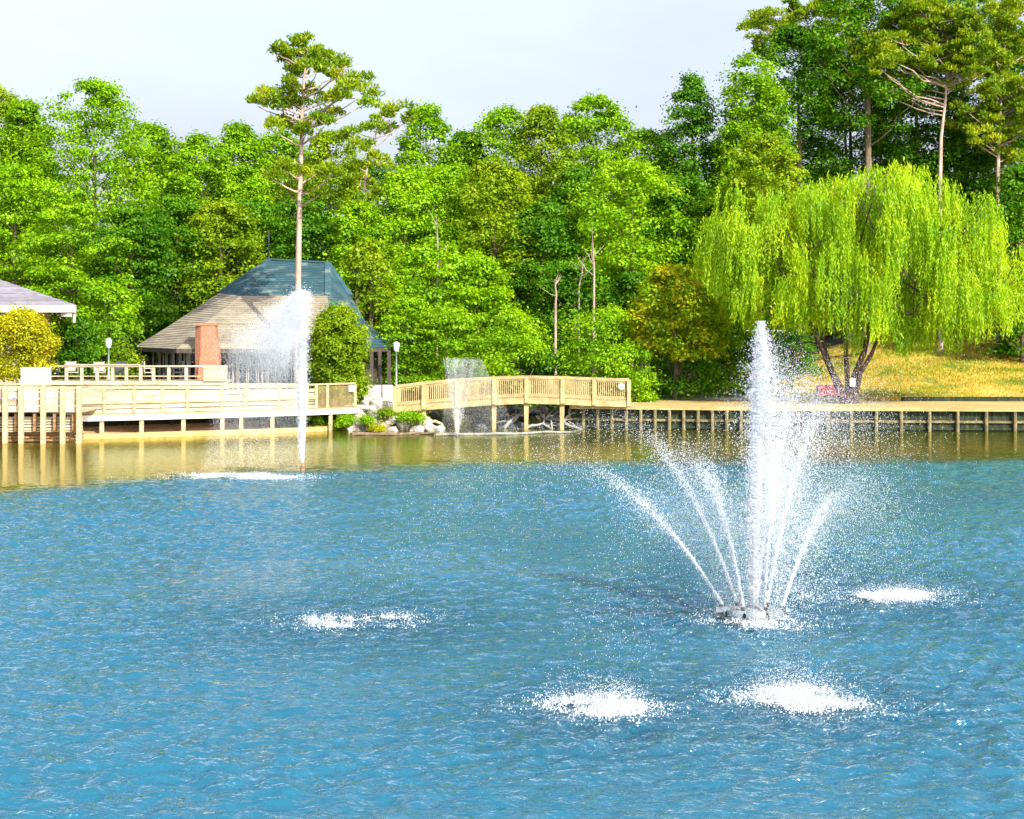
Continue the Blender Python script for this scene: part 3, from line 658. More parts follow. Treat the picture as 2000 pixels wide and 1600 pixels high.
mb = MB(); bstrip(mb, YN, YF, -.06, 0.0, BZ); mb.build('bridge_deck', 'gold_wood', br)
for Y in (YN, YF):
    mb = MB(); bstrip(mb, Y - .06 if Y == YN else Y + .004, Y - .004 if Y == YN else Y + .06, -.24, 0.02, BZ); mb.build('side_beam', 'gold_wood', br, bevel=.008)
    mb = MB(); bstrip(mb, Y - .10, Y + .10, -.03, .03, TZ); mb.build('hand_rail', 'gold_wood', br)
    mb = MB(); bstrip(mb, Y - .03, Y + .03, -.12, -.06, TZ); mb.build('sub_rail', 'gold_wood', br)
    mb = MB(); bstrip(mb, Y - .03, Y + .03, .10, .16, BZ); mb.build('bottom_rail', 'gold_wood', br)
    mb = MB(); k = 0
    for px in np.arange(771, 1230, 3.9):
        x = PX(px, YN); mb.box(x - .017, x + .017, Y - .015, Y + .015, zfun(px, BZ, Y) + .02, zfun(px, TZ, Y) - .06)
    mb.build('balusters', 'gold_wood', br)
for px in BX:
    for Y, dx in ((YN, 0), (YF, 3)):
        x = PX(px + dx - (4 if px == 1232 else 0) + (3 if px == 768 else 0), YN); mb = MB(); mb.box(x - .085, x + .085, Y - .13, Y + .05, zfun(px, BZ, Y) - .2, zfun(px, TZ, Y) - .035); mb.build('rail_post', 'gold_wood', br, bevel=.01)
for px in BX[1:6]:
    for Y in (YN + .15, YF - .15):
        x = PX(px, YN); z1_ = zfun(px, BZ, Y) - .07; mb = MB()
        mb.add([(x - .06, Y - .08, -1), (x + .06, Y - .08, -1), (x + .06, Y + .08, -1), (x - .06, Y + .08, -1), (x - .11, Y - .08, z1_), (x + .11, Y - .08, z1_), (x + .11, Y + .08, z1_), (x - .11, Y + .08, z1_)],
               [(0, 3, 2, 1), (4, 5, 6, 7), (0, 1, 5, 4), (1, 2, 6, 5), (2, 3, 7, 6), (3, 0, 4, 7)]); mb.build('pile', 'gold_wood', br)
mb = MB(); x, z = PX(1214, 85), PZ(755, 85); mb.tube([(x, 85.02, z), (x, 85.06, z)], [.14, .14], 20)
tag(mb.build('round_sign', 'sign_white', None), 'round white disc sign fixed to the right end of the footbridge railing', 'sign')

# ------------------------------------------------------------------ right retaining wall and boardwalk
ZB = 1.0
def bl(px): Y = float(np.interp(px, [1110, 1400, 2000, 2600], [86.2, 84.8, 83.6, 83.2])); return PX(px, Y), Y
wallr = thing('retaining_wall', 'dark timber retaining wall with pale posts along the right shore', 'wall', (PX(1560, 84.5), 84.5, 0))
pc = [1112] + list(range(1139, 1600, 28)) + [1617, 1662, 1711, 1760, 1815, 1870, 1926, 1982, 2038, 2094, 2150, 2206, 2262]
def wstrip(mb, cols, z0, z1, o0, o1, ffn=bl):
    for a, b in zip(cols[:-1], cols[1:]):
        (xa, ya), (xb, yb) = ffn(a), ffn(b)
        mb.add([(xa, ya + o0, z0), (xb, yb + o0, z0), (xb, yb + o1, z0), (xa, ya + o1, z0), (xa, ya + o0, z1), (xb, yb + o0, z1), (xb, yb + o1, z1), (xa, ya + o1, z1)],
               [(0, 3, 2, 1), (4, 5, 6, 7), (0, 1, 5, 4), (1, 2, 6, 5), (2, 3, 7, 6), (3, 0, 4, 7)])
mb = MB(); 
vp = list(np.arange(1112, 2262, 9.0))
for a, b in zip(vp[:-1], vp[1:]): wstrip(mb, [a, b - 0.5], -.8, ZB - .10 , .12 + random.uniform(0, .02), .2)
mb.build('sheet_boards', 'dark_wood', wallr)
mb = MB(); wstrip(mb, pc, .36, .46, .02, .118); mb.build('waler', 'mossy_post', wallr)
mb = MB(); wstrip(mb, pc, .05, .16, .04, .118); mb.build('waler', 'dark_wood', wallr)
for p in pc:
    x, y = bl(p); mb = MB(); mb.tube([(x, y - .07, -1), (x, y - .07, ZB - .12)], [.085, .075], 8); mb.build('post', 'mossy_post', wallr, smooth=False)
mb = MB()
for i in range(46): wstrip(mb, [1232, 1400, 1600, 1800, 2000, 2262] if i > 8 else [1112, 1232, 1400, 1600, 1800, 2000, 2262], ZB - .02, ZB + .02 + random.uniform(0, .006), -.14 + i * .15, -.002 + i * .15)
tag(mb.build('boardwalk', 'deck_boards', None), 'yellow plank boardwalk along the top of the right shore wall', 'boardwalk', kind='structure')
mb = MB(); wstrip(mb, [1112, 1232, 1400, 1600, 1800, 2000, 2262], ZB - .12, ZB - .025, -.13, -.08); mb.build('edge_board', 'deck_boards', wallr)
mb = MB(); mb.beam((PX(1690, 90.6), 90.8, ZB + .07), (PX(2300, 90.6), 90.8, ZB + .07), .2, .2)
mb = MB(); mb.beam((PX(1762, 91), 91.2, ZB + .10), (PX(2200, 91), 91.2, ZB + .12), .25, .2)
tag(mb.build('landscape_timber', 'dark_wood', None), 'dark landscape timber lying along the back of the boardwalk at the right edge', 'timber')

V = []
for px, Y in ((1236, 92.5), (1560, 91.4), (1545, 97.5), (1400, 97.5), (1262, 95.0)): V.append((PX(px, Y), Y, float(gz_n(np.array(PX(px, Y)), np.array(Y))) + .06))
mb = MB(); mb.poly(V); tag(mb.build('path', 'concrete', None), None, kind='structure')
# red bench beside the willow
YB = 88.0; bx = PX(1622, YB); bn = thing('park_bench', 'red backed bench on dark legs at the foot of the willow', 'bench', (bx, YB, ZB + .02))
zb = ZB + .02
mb = MB()
for k in range(3): mb.box(bx - .62, bx + .62, YB - .30 + k * .14, YB - .18 + k * .14, zb + .40, zb + .44)
mb.build('seat', 'red_paint', bn)
mb = MB()
for k in range(3): mb.box(bx - .62, bx + .62, YB + .16, YB + .20, zb + .46 + k * .14, zb + .59 + k * .14)
mb.build('backrest', 'red_paint', bn)
for sx in (-.6, .6):
    mb = MB(); mb.box(bx + sx - .035, bx + sx + .035, YB + .10, YB + .158, zb, zb + .86); mb.box(bx + sx - .035, bx + sx + .035, YB - .31, YB - .25, zb, zb + .398); mb.build('leg', 'dark_metal', bn)
    mb = MB(); mb.box(bx + sx - .03, bx + sx + .03, YB - .30, YB + .10, zb + .60, zb + .64); mb.build('armrest', 'dark_metal', bn)

# ------------------------------------------------------------------ rocks, logs and driftwood
rr = random.Random(5); rp_ = thing('rock_pile', 'pile of pale riprap rocks between the low deck and the footbridge', 'rocks', (PX(765, 85), 85, 0))
n = 0
for k in range(95):
    px = rr.uniform(685, 858); h = float(np.interp(px, [685, 720, 770, 820, 860], [800, 785, 788, 815, 838])); py = rr.uniform(h, 845)
    Y = 84.0 + (848 - py) / 62 * 2.6 + rr.uniform(-.1, .3); p = P(px, py, Y); s = rr.uniform(.10, .36) * (1.0 if py > 805 else 1.3)
    mb = MB(); mb.rock((p.x, p.y, max(p.z, -.02)), (s * rr.uniform(.9, 1.4), s, s * rr.uniform(.5, .85)), seed=k); mb.build('rock', 'rock', rp_); n += 1
mb = MB(); mb.rock((PX(735, 86.8), 86.8, .55), (1.5, .9, .5), seed=200); mb.build('rock', 'rock', rp_)
# dark rock pile with bleached driftwood under the bridge's right half
dr = thing('dark_rock_pile', 'dark wet boulders piled in the inlet beneath the right half of the footbridge', 'rocks', (PX(1060, 87.6), 87.6, 0))
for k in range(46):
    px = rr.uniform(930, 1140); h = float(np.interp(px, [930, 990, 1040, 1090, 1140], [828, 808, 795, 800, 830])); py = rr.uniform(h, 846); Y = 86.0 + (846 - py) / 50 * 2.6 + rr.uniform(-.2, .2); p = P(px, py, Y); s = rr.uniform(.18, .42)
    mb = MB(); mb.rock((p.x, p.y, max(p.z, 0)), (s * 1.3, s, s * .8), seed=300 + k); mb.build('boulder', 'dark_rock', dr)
dn = ['pale driftwood branch sprawling leftmost in the dark rocks', 'bleached driftwood limb leaning on the middle bridge pile', 'bleached driftwood limb on top of the dark rocks', 'forked driftwood branch lying over the right side of the dark rocks',
      'long driftwood limb sloping from the dark rocks into the pond', 'short driftwood stick low in the dark rocks beside the water']
dp = [[(985, 836), (1000, 820), (1012, 812), (1030, 812)], [(1000, 828), (1020, 800), (1032, 798)], [(1030, 806), (1052, 795), (1060, 812), (1082, 828)], [(1060, 798), (1075, 815), (1090, 822), (1118, 830)],
      [(1085, 815), (1100, 828), (1125, 835), (1150, 848), (1162, 858)], [(1010, 842), (1040, 830), (1062, 828), (1085, 842)]]
for l, pts in zip(dn, dp):
    V = [P(a, b, 85.3 + (846 - b) / 50 * 1.6) for a, b in pts]; V[0].y += .3
    mb = MB(); m_ = []
    for a, b in zip(V[:-1], V[1:]):
        for q in range(3): m_.append(a.lerp(b, q / 3) + Vector((rr.uniform(-.04, .04), 0, rr.uniform(-.04, .04))))
    m_.append(V[-1]); mb.tube(m_, [.09 - .055 * i / len(m_) for i in range(len(m_))], 6)
    for q in range(4):
        i = rr.randrange(1, len(m_) - 1); e = m_[i] + Vector((rr.uniform(-.6, .6), rr.uniform(-.2, .2), rr.uniform(-.1, .45))); mb.tube([m_[i], (m_[i] + e) / 2 + Vector((0, 0, .06)), e], [.045, .035, .012], 5)
    tag(mb.build('driftwood_branch', 'driftwood', None, smooth=True), l, 'driftwood', 'driftwood in the inlet')
def log(p0, p1, r, mat, label, name='floating_log'):
    a = Vector((*wpt(*p0), .05)); b = Vector((*wpt(*p1), .05)); n = 9
    pts = [a.lerp(b, i / n) + Vector((0, .25 * math.sin(i * 1.1), .02 * math.sin(i * 2))) for i in range(n + 1)]
    mb = MB(); mb.tube(pts, [r * (1 - .35 * i / n) for i in range(n + 1)], 8)
    for q in (2, 5): mb.tube([pts[q], pts[q] + Vector((.2, -.1, .18))], [r * .5, r * .25], 6)
    tag(mb.build(name, mat, None, smooth=True), label, 'log', 'logs at the waterline')
log((685, 851), (848, 849), .08, 'bark', 'grey log floating in the water in front of the pale rock pile')
log((850, 852), (1125, 846), .065, 'driftwood', 'long pale log floating below the footbridge in front of the dark rocks')
V = [P(a, b, 85.0) for a, b in ((822, 836), (835, 826), (850, 823), (862, 828), (868, 838))]
mb = MB(); mb.tube(V, [.07, .08, .08, .07, .05], 6); mb.tube([V[1], V[1] + Vector((-.02, 0, -.35))], [.06, .05], 6); tag(mb.build('driftwood_branch', 'pale_wood', None, smooth=True), 'arched tan root at the right foot of the pale rock pile', 'driftwood', 'driftwood in the inlet')

# ------------------------------------------------------------------ trees
def limb(mb, a, b, r0, r1, rr, sag=.12, n=5):
    L = (b - a).length; pts = []
    for i in range(n + 1):
        t = i / n; p = a.lerp(b, t); w_ = math.sin(math.pi * t) * L * sag
        pts.append(p + Vector((rr.uniform(-1, 1) * w_ * .4, rr.uniform(-1, 1) * w_ * .4, -w_ * .5 + rr.uniform(-.3, .3) * w_)))
    mb.tube(pts, [r0 + (r1 - r0) * i / n for i in range(n + 1)], 6, cap=False)
TREES = 0
def broadleaf(px, top, bot, hw, Y, mat, label, name='broadleaf_tree', cat='tree', group='broadleaf trees of the wood behind the pond', shape=0.8, nc=None, per=105, leaf=.185, depth=None, trunk='bark', tr=None, gaps=0.0, lean=0, noise=0.38, flat=0.92, csize=1.0, widen=1.0, column=False):
    """crown filling columns px-hw..px+hw and rows top..bot of the photo at distance Y"""
    global TREES; TREES += 1; rr = random.Random(TREES * 13 + 5)
    hw = hw * widen; x0 = PX(px, Y); z1, z0 = PZ(top, Y), PZ(bot, Y); Rw = hw / F * Y; H = z1 - z0; g = gzf(x0, Y)
    D = depth if depth else min(Rw, 3.2) ; D = max(D, Rw * .7)
    base = Vector((x0, Y, g)); t = thing(name, label, cat, base, group)
    area = math.pi * (Rw + D) / 2 * H * 1.6
    cs = (.42 + .075 * min(Rw, 4)) * csize
    if nc is None: nc = int(area / (cs * cs * 1.55)); nc = max(18, min(nc, 400))
    lob = [(rr.uniform(0, 6.28), rr.uniform(.1, .95), rr.uniform(.6, 1.3)) for _ in range(7)]
    C = []; tries = 0
    while len(C) < nc and tries < nc * 8:
        tries += 1
        tt = rr.random() ** .95; ang = rr.uniform(0, 2 * math.pi)
        prof = .70 + .30 * math.sin(math.pi / 2 * tt / .3) if tt < .3 else (1 - ((tt - .3) / .7) ** 1.9) ** (.46 * shape / .8)
        if column: prof = (1 - max(0, tt) ** 5) ** .5
        prof = max(prof, .10); q = 1.0
        for la, lt, lv in lob:
            dd = (1 - math.cos(ang - la)) * 1.2 + ((tt - lt) * 3.2) ** 2
            q += noise * (lv - .9) * 2.4 * math.exp(-dd * 2.2)
        if gaps and q < 1 - .03 and rr.random() < gaps: continue
        q = min(q, 1.16)
        rad = prof * q * (rr.uniform(.72, 1.0) if rr.random() < .78 else rr.uniform(.2, .7))
        C.append((x0 + lean * tt * Rw + Rw * rad * math.cos(ang), Y + D * rad * math.sin(ang), z0 + H * tt * min(1.05, .92 + .08 * q)))
    C = np.array(C); n = len(C)
    s = np.array([cs * rr.uniform(.55, 1.5) for _ in range(n)]); s *= np.where(C[:, 2] > z1 - H * .12, .7, 1.0)
    C[:, 0] = np.clip(C[:, 0], x0 - Rw * 1.12 + s * .5, x0 + Rw * 1.12 - s * .5); C[:, 2] = np.minimum(C[:, 2], z1 - s * .4)
    Rr = np.stack([s * 1.15, s * 1.1, s * flat], 1)
    pos, nr, u = clump_leaves(C, Rr, per)
    # ragged sprays beyond the clumps
    k = int(len(pos) * .12); ii = rng.integers(0, len(pos), k); pos[ii] += u[ii] * rng.uniform(0, .45, (k, 1))
    pos += rng.normal(size=pos.shape) * .05
    dr_ = norm(np.cross(nr, rng.normal(size=nr.shape)))
    L = leaf * rng.uniform(.7, 1.35, len(pos)); leaf_mesh('crown', pos, dr_, nr, L, L * .62, mat, t)
    mb = MB(); r0 = max(.07, min(.26, H * .018 + .05)) if tr is None else tr
    topz = z0 + H * .72; sway = rr.uniform(-.25, .25)
    tp_ = [base + Vector((0, 0, -.2)), Vector((x0 + sway, Y, g + (z0 - g) * .5 + .3)), Vector((x0 + sway * .5, Y, z0 + H * .25)), Vector((x0 + lean * .6 * Rw, Y, topz))]
    mb.tube(tp_, [r0 * 1.25, r0, r0 * .8, r0 * .25], 8)
    for q in rr.sample(range(n), min(n, 14)):
        c = Vector(C[q]); zz = max(g + .4, c.z - abs(c.x - x0) * .8 - .8); f_ = min(1, max(0, (zz - g) / (topz - g)));
        a = Vector((x0 + (sway * .5 if f_ > .3 else sway * .8), Y, min(zz, topz))); limb(mb, a, c, r0 * .42 * (1.15 - f_), .018, rr)
    mb.build('trunk', trunk, t, smooth=True); return t

G, Dp, Li, Ol = 'leaf_green', 'leaf_deep', 'leaf_lime', 'leaf_olive'
T = [
 # skyline row
 (-25, 170, 560, 85, 112, Ol, 'olive tree cut by the left edge of the picture, on the skyline', {}),
 (45, 205, 600, 62, 110, G, 'narrow bright green tree between the left edge and the tallest left-hand crown', {}),
 (185, 165, 640, 122, 107, G, 'tallest broad bright green tree on the left with a peaked top', dict(shape=1.0, noise=.35)),
 (290, 245, 560, 62, 112, G, 'slimmer green tree on the right shoulder of the tallest left-hand tree', dict(gaps=.3)),
 (395, 268, 620, 70, 110, G, 'round topped green tree right of the dip in the skyline', {}),
 (465, 248, 640, 66, 112, G, 'green tree with a small peak midway between the dip and the tall lone pine', {}),
 (545, 262, 600, 62, 114, G, 'green tree directly behind the tall lone pine', {}),
 (645, 262, 620, 70, 112, Ol, 'olive green tree just right of the tall pine trunk', dict(gaps=.3)),
 (835, 212, 620, 62, 113, G, 'slender pointed green tree right of the second pine', dict(shape=1.2)),
 (905, 262, 600, 55, 115, Dp, 'dark low tree in the skyline notch right of the slender pointed tree', dict(gaps=.3)),
 (985, 215, 560, 62, 113, G, 'thin topped airy tree on the skyline above the left part of the footbridge', dict(gaps=.6, per=80)),
 (1060, 215, 640, 64, 111, Ol, 'tall yellowish green tree on the skyline above the middle of the footbridge', dict(shape=1.0)),
 (1165, 190, 520, 78, 113, G, 'high green crown on the skyline above the right end of the footbridge', dict(gaps=.2)),
 (1262, 258, 600, 66, 113, G, 'green tree on the falling skyline left of the narrow spire tree', {}),
 (1352, 152, 520, 62, 110, Dp, 'narrow spire shaped dark tree left of the big right-hand grove', dict(shape=1.6, gaps=.4, per=90)),
 (1430, 262, 640, 70, 114, Dp, 'dark green tree in the low gap just left of the big right-hand grove', {}),
 (1470, 110, 430, 52, 108, G, 'leftmost tall tree of the right-hand grove with airy upright edge', dict(gaps=.3)),
 (1560, 60, 460, 85, 112, Dp, 'dark airy tree in the grove with sky showing through its left side', dict(gaps=.35)),
 (1660, 130, 480, 85, 116, Dp, 'deep green tree in the middle of the grove behind the willow', dict(gaps=.2)),
 (1690, -70, 260, 95, 110, Dp, 'tallest dark crown of the grove, cut by the top of the picture', dict(gaps=.25)),
 (1790, 60, 520, 90, 114, Dp, 'dark tree behind the pale pine trunk', dict(gaps=.35)),
 (1880, -50, 420, 95, 117, Dp, 'dark tree in the grove between the two pale pine trunks', dict(gaps=.3)),
 (1905, 230, 640, 80, 113, Dp, 'dark lower tree between the two pine trunks just above the willow', {}),
 (2010, 60, 640, 90, 112, Dp, 'dark tree cut by the right edge of the picture behind the pines', dict(gaps=.25)),
 (2000, 330, 700, 62, 104, Dp, 'low dark green tree at the right edge beside the willow', {}),
 # far row that closes the wood
 (90, 330, 720, 95, 124, Dp, 'dark far tree seen between the leftmost crowns', {}), (330, 300, 720, 90, 125, Dp, 'dark far tree filling the dip in the left skyline', {}),
 (520, 330, 720, 90, 126, Dp, 'dark far tree behind the tall lone pine', {}), (720, 320, 720, 90, 124, Dp, 'dark far tree behind the second pine', {}),
 (900, 310, 720, 90, 125, Dp, 'dark far tree closing the gap above the rearmost fountain', {}), (1100, 330, 720, 95, 124, Dp, 'dark far tree behind the hollow over the footbridge', {}),
 (1290, 320, 720, 90, 125, Dp, 'dark far tree behind the lime crown', {}), (1450, 330, 720, 90, 124, Dp, 'dark far tree closing the gap left of the willow', {}),
 (1620, 330, 720, 95, 126, Dp, 'dark far tree just behind the top of the willow', {}), (1800, 330, 720, 100, 125, Dp, 'dark far tree behind the willow between the pale trunks', {}),
 (1960, 340, 700, 90, 124, Dp, 'dark far tree behind the rightmost pine trunk', {}),
 # middle row
 (30, 330, 640, 105, 104, G, 'wide layered green tree above the grey roofed building', {}),
 (140, 400, 720, 100, 100, G, 'dense green tree with drooping layers right of the grey roof', dict(flat=.4)),
 (255, 410, 720, 82, 101, Dp, 'deep green tree left of the big house roof', dict(flat=.4)),
 (345, 390, 660, 78, 105, Dp, 'dark green tree rising over the left slope of the house roof', {}),
 (430, 400, 640, 66, 104, Ol, 'olive tinted tree directly over the upper left slope of the house roof', {}),
 (505, 400, 620, 58, 108, Dp, 'dark tree behind the house finial', {}),
 (610, 370, 620, 60, 105, Dp, 'dark green tree behind the house roof right of the pine trunk', {}),
 (700, 400, 640, 50, 102, G, 'green tree over the right end of the house roof', {}),
 (790, 340, 700, 78, 104, Li, 'lime green tree with many layers left of the bare pale trunk', {}),
 (880, 330, 640, 76, 106, G, 'bright green tree behind the bare pale trunk', {}),
 (965, 320, 660, 72, 104, Ol, 'olive green tree above the fine mist of the rearmost fountain', {}),
 (1060, 400, 720, 66, 103, Dp, 'shaded green tree above the peak of the footbridge', {}),
 (1130, 330, 640, 52, 108, Dp, 'very dark tree in the hollow left of the lime crown', dict(gaps=.3)),
 (1235, 320, 600, 92, 103, Li, 'broad lime green crown in the centre right of the wood', {}),
 (1330, 350, 640, 66, 104, Dp, 'dark green tree between the lime crown and the willow', {}),
 (1410, 380, 700, 66, 103, G, 'green tree touching the left side of the willow', {}),
 (1490, 270, 480, 62, 100, Ol, 'yellow olive tree poking out above the left half of the willow', dict(gaps=.3)),
 # front row
 (205, 560, 745, 58, 96, G, 'low green tree behind the lamp post on the upper deck', {}),
 (725, 470, 680, 42, 96, Ol, 'olive tree overhanging the right slope of the house roof', dict(gaps=.3)),
 (850, 480, 770, 88, 98, G, 'full leafy tree behind the left end of the footbridge', dict(flat=.42)),
 (930, 500, 740, 60, 100, G, 'green tree with a flat layered crown behind the lime bush', {}),
 (1120, 520, 750, 70, 100, Dp, 'dark shaded tree between the two lime bushes', {}),
 (1240, 540, 770, 60, 99, Dp, 'dark leafy tree behind the right end of the footbridge', {}),
 (1318, 528, 705, 86, 92.5, 'leaf_autumn', 'tree with orange tinted leaves left of the willow', dict(gaps=.35, csize=.8)),
 (1430, 540, 770, 72, 98, Dp, 'dark green tree behind the top of the big fountain', {}),
]
for px, top, bot, hw, Y, m_, lb, kw in T: broadleaf(px, top, bot, hw, Y, m_, lb, widen=1.2, **kw)
SG = 'shrubs along the shore'
B = [
 (-20, 560, 800, 60, 97, Dp, 'dark shrub behind the grey roofed building', {}),
 (150, 628, 760, 46, 92, Dp, 'dark rounded shrub between the yellow shrub and the lamp post', {}),
 (238, 672, 760, 28, 91, Ol, 'small yellowish shrub just right of the lamp post', {}),
 (795, 580, 765, 48, 93, G, 'leafy shrub behind the lamp post at the footbridge', dict(flat=.45)),
 (870, 600, 770, 58, 92.5, G, 'layered green shrub above the left rail of the footbridge', dict(flat=.42)),
 (1000, 612, 790, 60, 90.5, Li, 'lime green bush behind the middle of the footbridge', {}),
 (1168, 604, 790, 82, 91.5, Li, 'wide lime green bush behind the right half of the footbridge', {}),
 (1240, 690, 800, 42, 90.5, G, 'small green bush at the right end of the footbridge', {}),
 (1330, 680, 790, 62, 93, Dp, 'dark shrub under the orange tinted tree', {}),
 (1400, 640, 785, 50, 95, G, 'green shrub left of the big fountain plume, at the edge of the wood', {}),
 (1480, 660, 780, 58, 97, Dp, 'dark shrub right behind the big fountain plume', {}),
 (1060, 690, 800, 40, 92, Dp, 'low dark bush between the two lime bushes', {}),
 (1552, 650, 735, 40, 103, Dp, 'dark shrub under the left skirt of the willow', {}),
 (1990, 560, 668, 32, 108, Dp, 'dark shrub at the right edge above the grass slope', {}),
]
for px, top, bot, hw, Y, m_, lb, kw in B: broadleaf(px, top, bot, hw, Y, m_, lb, name='shrub', cat='shrub', group=SG, leaf=.14, per=120, tr=.05, **kw)
broadleaf(660, 604, 785, 50, 86.6, Ol, 'tall rounded clipped hedge beside the deck railing', name='hedge', cat='hedge', group=None, shape=.62, leaf=.12, per=200, tr=.05, noise=.05, depth=1.2, nc=230, csize=.6, column=True)
broadleaf(42, 612, 745, 64, 79.5, 'leaf_gold', 'golden yellow shrub in front of the grey roofed building', name='shrub', cat='shrub', group=SG, leaf=.11, per=190, tr=.05, depth=1.0, gaps=.1, csize=.7, nc=130)

# pines: branches that end in flattened needle clumps
def pine(px, top, base, Y, clumps, label, r0=.17, trunkpts=None, ntuft=110, dup=2):
    global TREES; TREES += 1; rr = random.Random(TREES * 7)
    x0 = PX(px, Y); g = gzf(x0, Y); t = thing('pine_tree', label, 'tree', (x0, Y, g), 'pines')
    tpts = [Vector((PX(a, Y), Y, PZ(b, Y))) for a, b in trunkpts]; tpts = [Vector((tpts[0].x, Y, g - .3))] + tpts
    mb = MB(); k = len(tpts); mb.tube(tpts, [r0 * (1.1 - .9 * i / (k - 1)) for i in range(k)], 10)
    C = []; RR = []
    zs = [p.z for p in tpts]; xs_ = [p.x for p in tpts]
    for (cx, cy, hx, hy) in [(c_[0] + (rr.uniform(-26, 26) if d_ else 0), c_[1] + (rr.uniform(-16, 16) if d_ else 0), c_[2], c_[3]) for c_ in clumps for d_ in range(dup)]:
        dy = rr.uniform(-1, 1) * (1.2 + abs(cx - px) * .012); c = P(cx, cy, Y); c.y += dy
        zz = min(tpts[-1].z - .2, c.z - .40 * abs(c.x - x0) - .25); a = Vector((float(np.interp(zz, zs, xs_)), Y, zz))
        m2_ = a.lerp(c, .6) + Vector((0, 0, -.15)); limb(mb, a, c + Vector((0, 0, -.1)), r0 * .34, .02, rr, sag=.10)
        nn = max(3, int(hx * hy / 75)); 
        for q in range(nn):
            ox, oz, oy = rr.uniform(-1, 1), rr.uniform(-1, 1), rr.uniform(-1, 1)
            s = rr.uniform(.30, .58); cc = (c.x + ox * hx / F * Y * .8, c.y + oy * hx / F * Y * .8, c.z + oz * hy / F * Y * 1.3)
            C.append(cc); RR.append((s, s, s * .85))
            if rr.random() < .5: limb(mb, c, Vector(cc), .025, .01, rr)
    mb.build('trunk', 'pine_bark', t, smooth=True)
    C = np.array(C); RR = np.array(RR); pos, nr, u = clump_leaves(C, RR, ntuft)
    dr_ = norm(u * .8 + np.array([0, 0, .5]) + rng.normal(size=u.shape) * .5)
    L = .22 * rng.uniform(.7, 1.3, len(pos)); leaf_mesh('crown', pos, dr_, norm(rng.normal(size=u.shape) + np.array([0, -.4, .6])), L, L * .42, 'needle', t)
    return t
CL1 = [(600, 85, 22, 14), (575, 95, 18, 12), (550, 108, 22, 9), (540, 100, 14, 7), (615, 105, 32, 14), (640, 118, 22, 12), (600, 128, 30, 12), (570, 135, 20, 10), (655, 140, 18, 10), (625, 150, 26, 12),
       (685, 140, 22, 9), (700, 160, 26, 12), (720, 185, 24, 12), (690, 180, 24, 12), (665, 195, 26, 9), (700, 200, 30, 9), (580, 165, 22, 12), (600, 178, 22, 10), (555, 190, 20, 9), (525, 190, 20, 8), (500, 200, 14, 7), (545, 210, 26, 8), (575, 205, 20, 8), (640, 208, 22, 9),
       (620, 235, 24, 10), (640, 250, 20, 10), (560, 245, 22, 9), (535, 255, 14, 8), (600, 262, 16, 9), (560, 330, 34, 10), (530, 345, 26, 8), (620, 335, 28, 10), (600, 365, 22, 9), (560, 375, 20, 8), (650, 345, 24, 9), (630, 375, 18, 8)]
pine(583, 72, 760, 87, CL1, 'tall lone pine with a bare pale trunk in front of the house', dup=1, r0=.17, trunkpts=[(581, 700), (582, 560), (585, 400), (588, 300), (590, 220), (594, 150), (600, 95)])
CL2 = [(775, 222, 26, 9), (795, 228, 14, 7), (750, 215, 18, 8), (740, 240, 26, 9), (705, 260, 26, 9), (670, 265, 20, 8), (760, 255, 20, 9), (720, 300, 34, 12), (690, 320, 28, 12), (740, 330, 30, 12), (700, 360, 30, 14), (730, 380, 24, 12), (690, 400, 22, 12), (720, 430, 20, 10)]
pine(706, 205, 560, 103, CL2, 'second pine with thin olive crown right of the tall lone pine', dup=1, r0=.13, trunkpts=[(705, 560), (706, 450), (712, 360), (722, 300), (745, 230)])
CL3 = [(1840, 60, 50, 14), (1790, 75, 40, 14), (1740, 95, 40, 14), (1880, 85, 40, 14), (1830, 110, 50, 14), (1770, 130, 34, 12), (1700, 105, 34, 12), (1690, 140, 30, 12), (1900, 40, 40, 14), (1780, 30, 40, 14), (1720, 60, 30, 10), (1880, 130, 30, 12), (1925, 130, 30, 10), (1740, 160, 28, 10), (1820, 20, 50, 14), (1860, 150, 24, 8), (1930, 110, 30, 10)]
pine(1838, 40, 560, 108, CL3, 'pine with a forked pale trunk rising above the willow, left of the pair', dup=4, r0=.15, trunkpts=[(1838, 560), (1836, 360), (1838, 270), (1846, 200), (1852, 120), (1848, 50)])
CL4 = [(1960, 60, 36, 14), (1990, 100, 34, 14), (1950, 140, 30, 12), (1985, 170, 34, 12), (1930, 195, 36, 12), (1900, 235, 36, 9), (1940, 250, 26, 9), (1990, 230, 30, 10), (1985, 265, 30, 10), (1920, 275, 24, 8), (1975, 20, 40, 14), (2010, 200, 26, 12), (1990, 310, 24, 10)]
pine(1952, 40, 560, 109, CL4, 'pine at the right edge with layered yellowish boughs and pale trunk', dup=4, r0=.15, trunkpts=[(1951, 560), (1949, 380), (1950, 280), (1955, 200), (1962, 120), (1962, 50)])
CL5 = [(1500, 45, 36, 10), (1540, 55, 30, 10), (1480, 55, 20, 8), (1570, 80, 34, 12), (1610, 75, 30, 12), (1650, 95, 30, 12), (1620, 110, 30, 10), (1530, 90, 22, 10), (1490, 100, 16, 8), (1660, 60, 24, 10), (1610, 20, 40, 12), (1660, 10, 40, 12), (1640, 135, 24, 8), (1560, 20, 20, 8)]
pine(1640, 10, 560, 117, CL5, 'pine spreading flat boughs over the upper left of the right-hand grove', dup=4, r0=.12, trunkpts=[(1655, 560), (1655, 350), (1650, 250), (1640, 160), (1625, 90), (1610, 30)])
